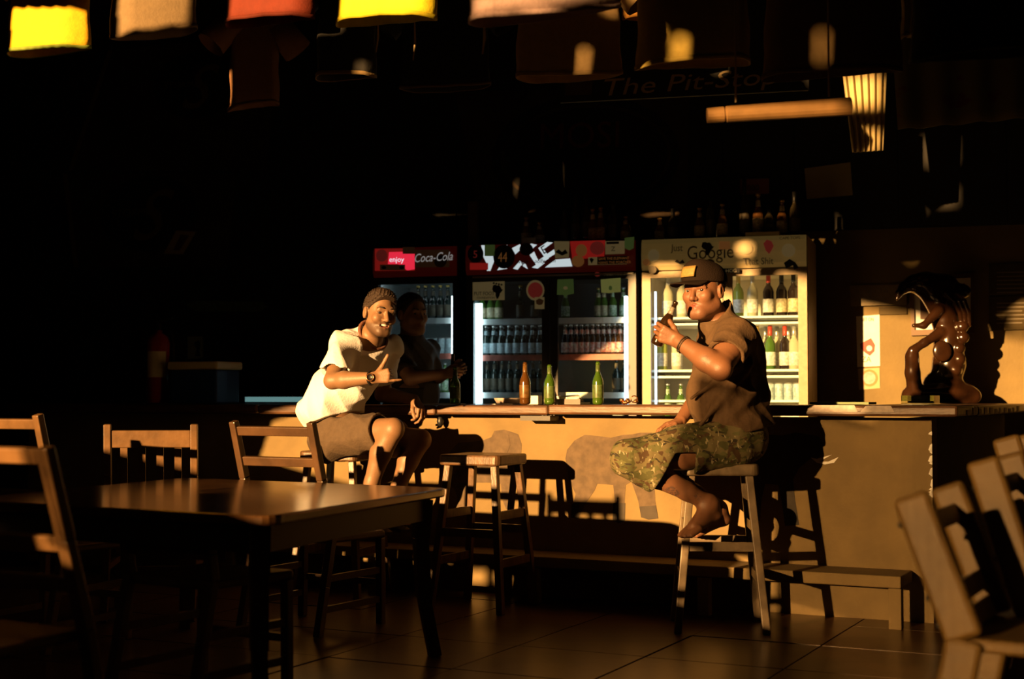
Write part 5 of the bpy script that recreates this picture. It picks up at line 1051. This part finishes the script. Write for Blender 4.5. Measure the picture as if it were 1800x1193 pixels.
torsoR(S); S.chain([(nek2-V(0,0,0.03),0.078),(HR.p(0,-0.02,-0.055),0.064)], 0.05); HR.build(S, 0.008)
S.chain([(shL2,0.066),(shL2.lerp(eL2,0.5),0.060),(eL2,0.052)], 0.03); S.chain([(eL2,0.052),(eL2.lerp(wL2,0.32),0.054),(wL2,0.033)], 0.02)
S.chain([(shR2,0.064),(eR2,0.046)], 0.03); S.chain([(eR2,0.046),(wR2,0.030)], 0.02)
for h, k, a in ((hipL2,kL2,aL2),(hipR2,kR2,aR2)):
    S.chain([(h,0.105),(h.lerp(k,0.5),0.085),(k,0.060)], 0.03); S.chain([(k,0.056),(k.lerp(a,0.32)+V(0.01,0,-0.012),0.057),(k.lerp(a,0.72),0.042),(a,0.036)], 0.02)
foot(S, aL2, tL2, UP, 1.05); foot(S, aR2, tR2, UP, 1.05)
bA, bB = P(1153,607,6.59), P(1188,531,6.59); bax = (bB-bA).normalized()
hand(S, wL2, (-0.86,0.06,0.40), (-0.25,-0.95,-0.15), (0.4,0,0.85), ((42,62,50),(48,66,50),(52,66,50),(55,66,50)), ((0.022,-0.016,0.022),(0.026,-0.022,0.012),(0.018,-0.016,0.004)), 1.06)
hand(S, wR2, (-0.9,-0.25,-0.25), (-0.2,0.1,0.95), (0,-1,0), ((20,25,15),)*4, ((0.03,-0.004,0.02),(0.03,-0.008,0.004),(0.02,-0.006,0.0)), 1.0)
skinR = (0.20,0.09,0.045)
def colR(vs):
    c = np.tile(np.array(skinR, np.float32), (len(vs), 1))
    t = np.sin(260*vs[:,0]+5*np.sin(90*vs[:,2]))*np.sin(240*vs[:,2]+4*np.sin(110*vs[:,0]))
    for a, b, r in ((P(1232,622,6.36), P(1240,640,6.36), 0.045), (P(1172,866,6.60), P(1188,872,6.60), 0.045), (P(1226,872,6.6), P(1230,874,6.6), 0.03)):
        a = np.array(a); b = np.array(b); q = (a+b)/2; dd = np.sqrt(((vs-q)**2).sum(1)); w = (np.clip((r-dd)/0.012, 0, 1)*(t > 0.0)*0.85)[:, None]; c = c*(1-w) + np.array((0.07,0.05,0.045), np.float32)*w
    c = c.astype(np.float32); return HR.colour(vs, skinR, (0.21,0.06,0.04), (0.155,0.068,0.036), c, (0.27,0.10,0.06))
manR = thing('person', 'barefoot seated man in a cap, brown shirt and camouflage shorts raising a beer bottle', 'person', (pel2.x, pel2.y, 0))
bodyR = obj('body', S.mesh('body', M_skinR, colR), manR, True); HR.extras(bodyR)
obj('hair', hairmesh(HR, (0,0.02,0.03), (0,0.80,-0.6), 0.013, 0.002), bodyR, True)
S = SDF((0.6,6.3,0.86),(1.38,7.35,1.62), 0.0052); torsoR(S, 0.016)
sl = shL2.lerp(eL2,0.60); S.chain([(shL2,0.086),(sl,0.088)], 0.04); sl2 = shR2.lerp(eR2,0.6); S.chain([(shR2,0.08),(sl2,0.082)], 0.04); S.chain([(nek2-V(0,0,0.04),0.095),(nek2+V(0,0,0.02),0.086)], 0.03)
S.ell(P(1296,748,6.85), (0.16,0.20,0.10), ax2, 0.06)
S.warp(folds(0.0095, 21, 26, 55))
for a_, b_, r_ in ((P(1318,640,6.62), P(1232,745,6.66), 0.016), (P(1325,690,6.66), P(1262,755,6.66), 0.014), (P(1300,640,6.6), P(1215,700,6.7), 0.012)): S.cap(a_, b_, r_, r_*0.6, 0.04)
S.cut(sl, eL2-shL2, sl-V(.13,.14,.12), sl+V(.13,.06,.06)); S.cut(sl2, eR2-shR2, sl2-V(.12,.05,.1), sl2+V(.12,.12,.05)); S.cut(P(1270,765,6.85), (0.22,0,-1.0)); S.cap(nek2+V(-0.01,-0.01,0.03), nek2+V(-0.05,-0.03,0.16), 0.079, 0.10, 0, True)
S.cap(sl.lerp(shL2,0.12), sl.lerp(eL2,0.5), 0.068, 0.074, 0, True)
nd2 = (HR.p(0,-0.02,-0.055)-nek2).normalized(); S.cut(nek2+nd2*0.022, nd2, nek2-V(.14,.14,.02), nek2+V(.14,.14,.2))
shirtR = obj('shirt', S.mesh('shirt', M_brownshirt), bodyR, True, 'plain brown short sleeved shirt')
S = SDF((0.38,6.35,0.62),(1.38,7.3,1.12), 0.0052); S.ell(pel2+V(0,0,-0.01), (0.165,0.20,0.145), ax2)
for h, k, a in ((hipL2,kL2,aL2),(hipR2,kR2,aR2)): S.chain([(h,0.125),(h.lerp(k,0.5),0.112),(k,0.088)], 0.05); S.chain([(k,0.088),(k.lerp(a,0.34)+V(0.0,0,0.008),0.098)], 0.03)
S.warp(folds(0.0045, 31, 28, 60))
for k, a in ((kL2,aL2),(kR2,aR2)): c_ = k.lerp(a,0.36); S.cut(c_, a-k, c_-V(.09,.12,.16), c_+V(.16,.12,.10)); S.cap(c_.lerp(k,0.3), c_.lerp(a,0.4), 0.080, 0.084, 0, True)
S.cut(P(1290,722,6.85), (0.2,0,1))
obj('shorts', S.mesh('shorts', M_camo), bodyR, True, 'camouflage print shorts')
# cap
HK = Head(HR.c, (-0.80,-0.60,-0.05), (-0.03,0.0,1.0), 1.10); HRf = HR; HR = HK
k = HR.sc; ax = (HR.l,HR.f,HR.u); M_cap = mat('dark brown cap cloth', (0.016,0.010,0.007), 0.85, bump=0.3, bscale=150)
S = SDF(tuple(HR.c-V(.24,.24,.12)), tuple(HR.c+V(.24,.24,.24)), 0.004)
S.ell(HR.p(0,-0.010,0.048), (0.088*k,0.108*k,0.086*k), ax); S.ell(HR.p(0,0.03,0.075), (0.068*k,0.074*k,0.066*k), ax, 0.02)
S.cut(HR.p(0,0.0,0.036), -HR.u-HR.f*(-0.05)); 
M_cap.node_tree.nodes['Principled BSDF'].inputs['Specular IOR Level'].default_value = 0.08
capo = obj('cap', S.mesh('cap', M_cap), bodyR, True, 'dark brown cap')
mb = MB(); nb = 14; top = []; 
for j in range(5):
    for i in range(nb+1):
        a = -1.15+2.3*i/nb; r = j/4; l_ = 0.084*math.sin(a)*(1-0.06*r); f0 = 0.092*math.cos(a)*0.98; f_ = f0 + r*0.085*max(0.05, math.cos(a))**0.6; top.append(HR.p(l_, f_+0.004, 0.044-0.010*r - 9*0.16*l_*l_*(0.6+r)))
m_ = len(top); fs = [(j*(nb+1)+i, j*(nb+1)+i+1, (j+1)*(nb+1)+i+1, (j+1)*(nb+1)+i) for j in range(4) for i in range(nb)]
o = mb.add(top, fs).build('brim', M_cap, capo, smooth=True, world=True); md = o.modifiers.new('thick','SOLIDIFY'); md.thickness = 0.005; md.offset = 0
M_patch = mat('tan embroidered patch', (0.3360,0.2160,0.0560), 0.7, var=0.25, scale=120); mb = MB(); vs = []
for j in range(4):
    for i in range(9):
        a = -0.22+0.80*i/8; u_ = 0.062+0.045*j/3; l_ = 0.092*math.sin(a); vs.append(HR.p(l_, (0.1125-0.003*j-0.001*j*j)*math.cos(a)**0.55+0.001, u_))
fs = [(j*9+i, j*9+i+1, (j+1)*9+i+1, (j+1)*9+i) for j in range(3) for i in range(8)]
o = mb.add(vs, fs).build('patch', M_patch, capo, smooth=True, world=True, label='tan rectangular cap patch'); md = o.modifiers.new('thick','SOLIDIFY'); md.thickness = 0.006; md.offset = 0
wd_ = (wL2-eL2).normalized(); r1 = wd_.orthogonal().normalized(); r2 = wd_.cross(r1)
for f_ in (0.86, 0.90): c_ = eL2.lerp(wL2, f_); MB().tube([c_ + (r1*math.cos(t)+r2*math.sin(t))*0.041 for t in [2*math.pi*q/16 for q in range(17)]], 0.0028, 6).build('bracelet', M_sand, bodyR, smooth=True, world=True, label='thin dark cord bracelet')
# the bottle he holds
M_dkb = mat('dark brown beer glass', (0.022,0.010,0.004), 0.06, coat=1.0); hb_ = (bB-bA).length*1.02; R_ = 0.029
rb_ = thing('beer_bottle', 'dark brown beer bottle held up by the man in the cap', 'bottle', tuple(bA)); rb_.rotation_mode = 'QUATERNION'; rb_.rotation_quaternion = bax.to_track_quat('Z','Y')
MB().lathe([(0.55*R_,0.0),(0.95*R_,0.006),(R_,0.015),(R_,0.52*hb_),(0.93*R_,0.58*hb_),(0.55*R_,0.70*hb_),(0.42*R_,0.76*hb_),(0.36*R_,0.93*hb_),(0.44*R_,0.935*hb_),(0.44*R_,0.965*hb_),(0.36*R_,hb_)], 18).build('glass', M_dkb, rb_, smooth=True)
MB().lathe([(0.55*R_+0.001,0.705*hb_),(0.43*R_,0.765*hb_),(0.395*R_,0.86*hb_)], 16).build('neck_label', mat('grey neck label', (0.30,0.27,0.22), 0.4, var=0.5, scale=60), rb_, smooth=True)

# ---- the bartender behind the bar
pel3, bel3, chs3, nek3 = P(712,745,9.22), P(722,695,9.2), P(722,640,9.2), P(722,592,9.18)
HB3 = Head(P(724,553,9.12), (0.62,-0.78,-0.03), (0,0,1), 1.08); fd3 = V(0.85,-0.53,0); ld3 = V(0.53,0.85,0); ax3 = (fd3, ld3, UP)
shr, er, wr_ = chs3 - ld3*0.20 + V(0,0,0.08), P(722,664,8.92), P(779,657,8.86); shl, el, wl_ = chs3 + ld3*0.19 + V(0,0,0.08), P(760,668,9.28), P(793,652,8.97)
S = SDF((-1.05,8.7,0.0),(-0.2,9.6,1.78), 0.006)
def torsoB(S, g=0.0): S.ell(pel3, (0.15+g,0.17+g,0.15+g), ax3); S.ell(bel3, (0.165+g,0.175+g,0.17+g), ax3, 0.07); S.ell(chs3, (0.13+g,0.18+g,0.16+g), ax3, 0.08); S.cap(shr, shl, 0.06+g, None, 0.07)
torsoB(S); S.chain([(nek3-V(0,0,0.03),0.07),(HB3.p(0,-0.02,-0.055),0.058)], 0.05); HB3.build(S, 0.008)
S.chain([(shr,0.058),(er,0.045)], 0.03); S.chain([(er,0.045),(wr_,0.030)], 0.02); S.chain([(shl,0.058),(el,0.045)], 0.03); S.chain([(el,0.045),(wl_,0.030)], 0.02)
for e in (-1, 1):
    h = pel3+ld3*0.09*e-V(0,0,0.05); k = V(h.x,h.y,0.48)+fd3*0.02; a = V(h.x,h.y,0.08); S.chain([(h,0.10),(k,0.065),(V(h.x,h.y,0.32)-fd3*0.01,0.058),(a,0.042)], 0.03); S.chain([(a-V(0,0,0.03),0.045),(a+fd3*0.15-V(0,0,0.04),0.036)], 0.02)
hand(S, wr_, (0.95,-0.2,0.1), (0,-1,0.2), (0,0,1), ((50,60,45),)*4, ((0.03,-0.01,0.025),(0.026,-0.012,0.01),(0.02,-0.01,0.0)), 1.0); hand(S, wl_, (0.9,-0.3,0.2), (0.2,0.9,0.2), (0,0,1), ((50,60,45),)*4, ((0.03,-0.01,0.025),(0.026,-0.012,0.01),(0.02,-0.01,0.0)), 1.0)
manB = thing('person', 'bartender in a dark shirt standing in shadow behind the bar, beside the narrow fridge', 'person', (pel3.x, pel3.y, 0))
sk3 = (0.30,0.17,0.11); bodyB = obj('body', S.mesh('body', M_skinB, lambda vs: HB3.colour(vs, sk3, (0.25,0.09,0.07))), manB, True); HB3.extras(bodyB)
obj('hair', hairmesh(HB3, (0,0.055,0.058), (0,0.86,-0.5), 0.014, 0.002), bodyB, True)
S = SDF((-1.05,8.75,0.75),(-0.2,9.6,1.62), 0.006); torsoB(S, 0.016); s1 = shr.lerp(er,0.75); S.chain([(shr,0.078),(s1,0.075)], 0.04); s2 = shl.lerp(el,0.7); S.chain([(shl,0.078),(s2,0.075)], 0.04); S.chain([(nek3-V(0,0,0.04),0.09),(nek3+V(0,0,0.01),0.08)], 0.03); S.warp(folds(0.007,41,26,55))
S.cut(s1, er-shr, s1-V(.1,.1,.1), s1+V(.1,.1,.02)); S.cut(V(0,0,0.82), (0,0,-1)); S.cap(nek3+V(0,0,0.02), nek3+V(0.02,-0.01,0.14), 0.075, 0.09, 0, True)
obj('shirt', S.mesh('shirt', M_darkshirt), bodyB, True, 'dark shirt')
S = SDF((-1.05,8.75,0.04),(-0.2,9.6,1.0), 0.008); S.ell(pel3, (0.16,0.18,0.155), ax3)
for e in (-1, 1): h = pel3+ld3*0.09*e-V(0,0,0.05); S.chain([(h,0.115),(V(h.x,h.y,0.48),0.085),(V(h.x,h.y,0.1),0.075)], 0.03)
S.cut(V(0,0,0.97), (0,0,1)); obj('trousers', S.mesh('trousers', M_darkshirt), bodyB, True)
p_ = P(794,640,8.9); q_ = P(794,664,8.9); o = MB().lathe([(0.022,0),(0.028,0.006),(0.028,0.12),(0.014,0.16),(0.011,0.215),(0.013,0.22),(0.011,0.23)], 14).build('beer_bottle', M_dkb, None, smooth=True); o.location = tuple(P(796,686,8.93)); tag(o, "dark bottle held in the bartender's hand", 'bottle')
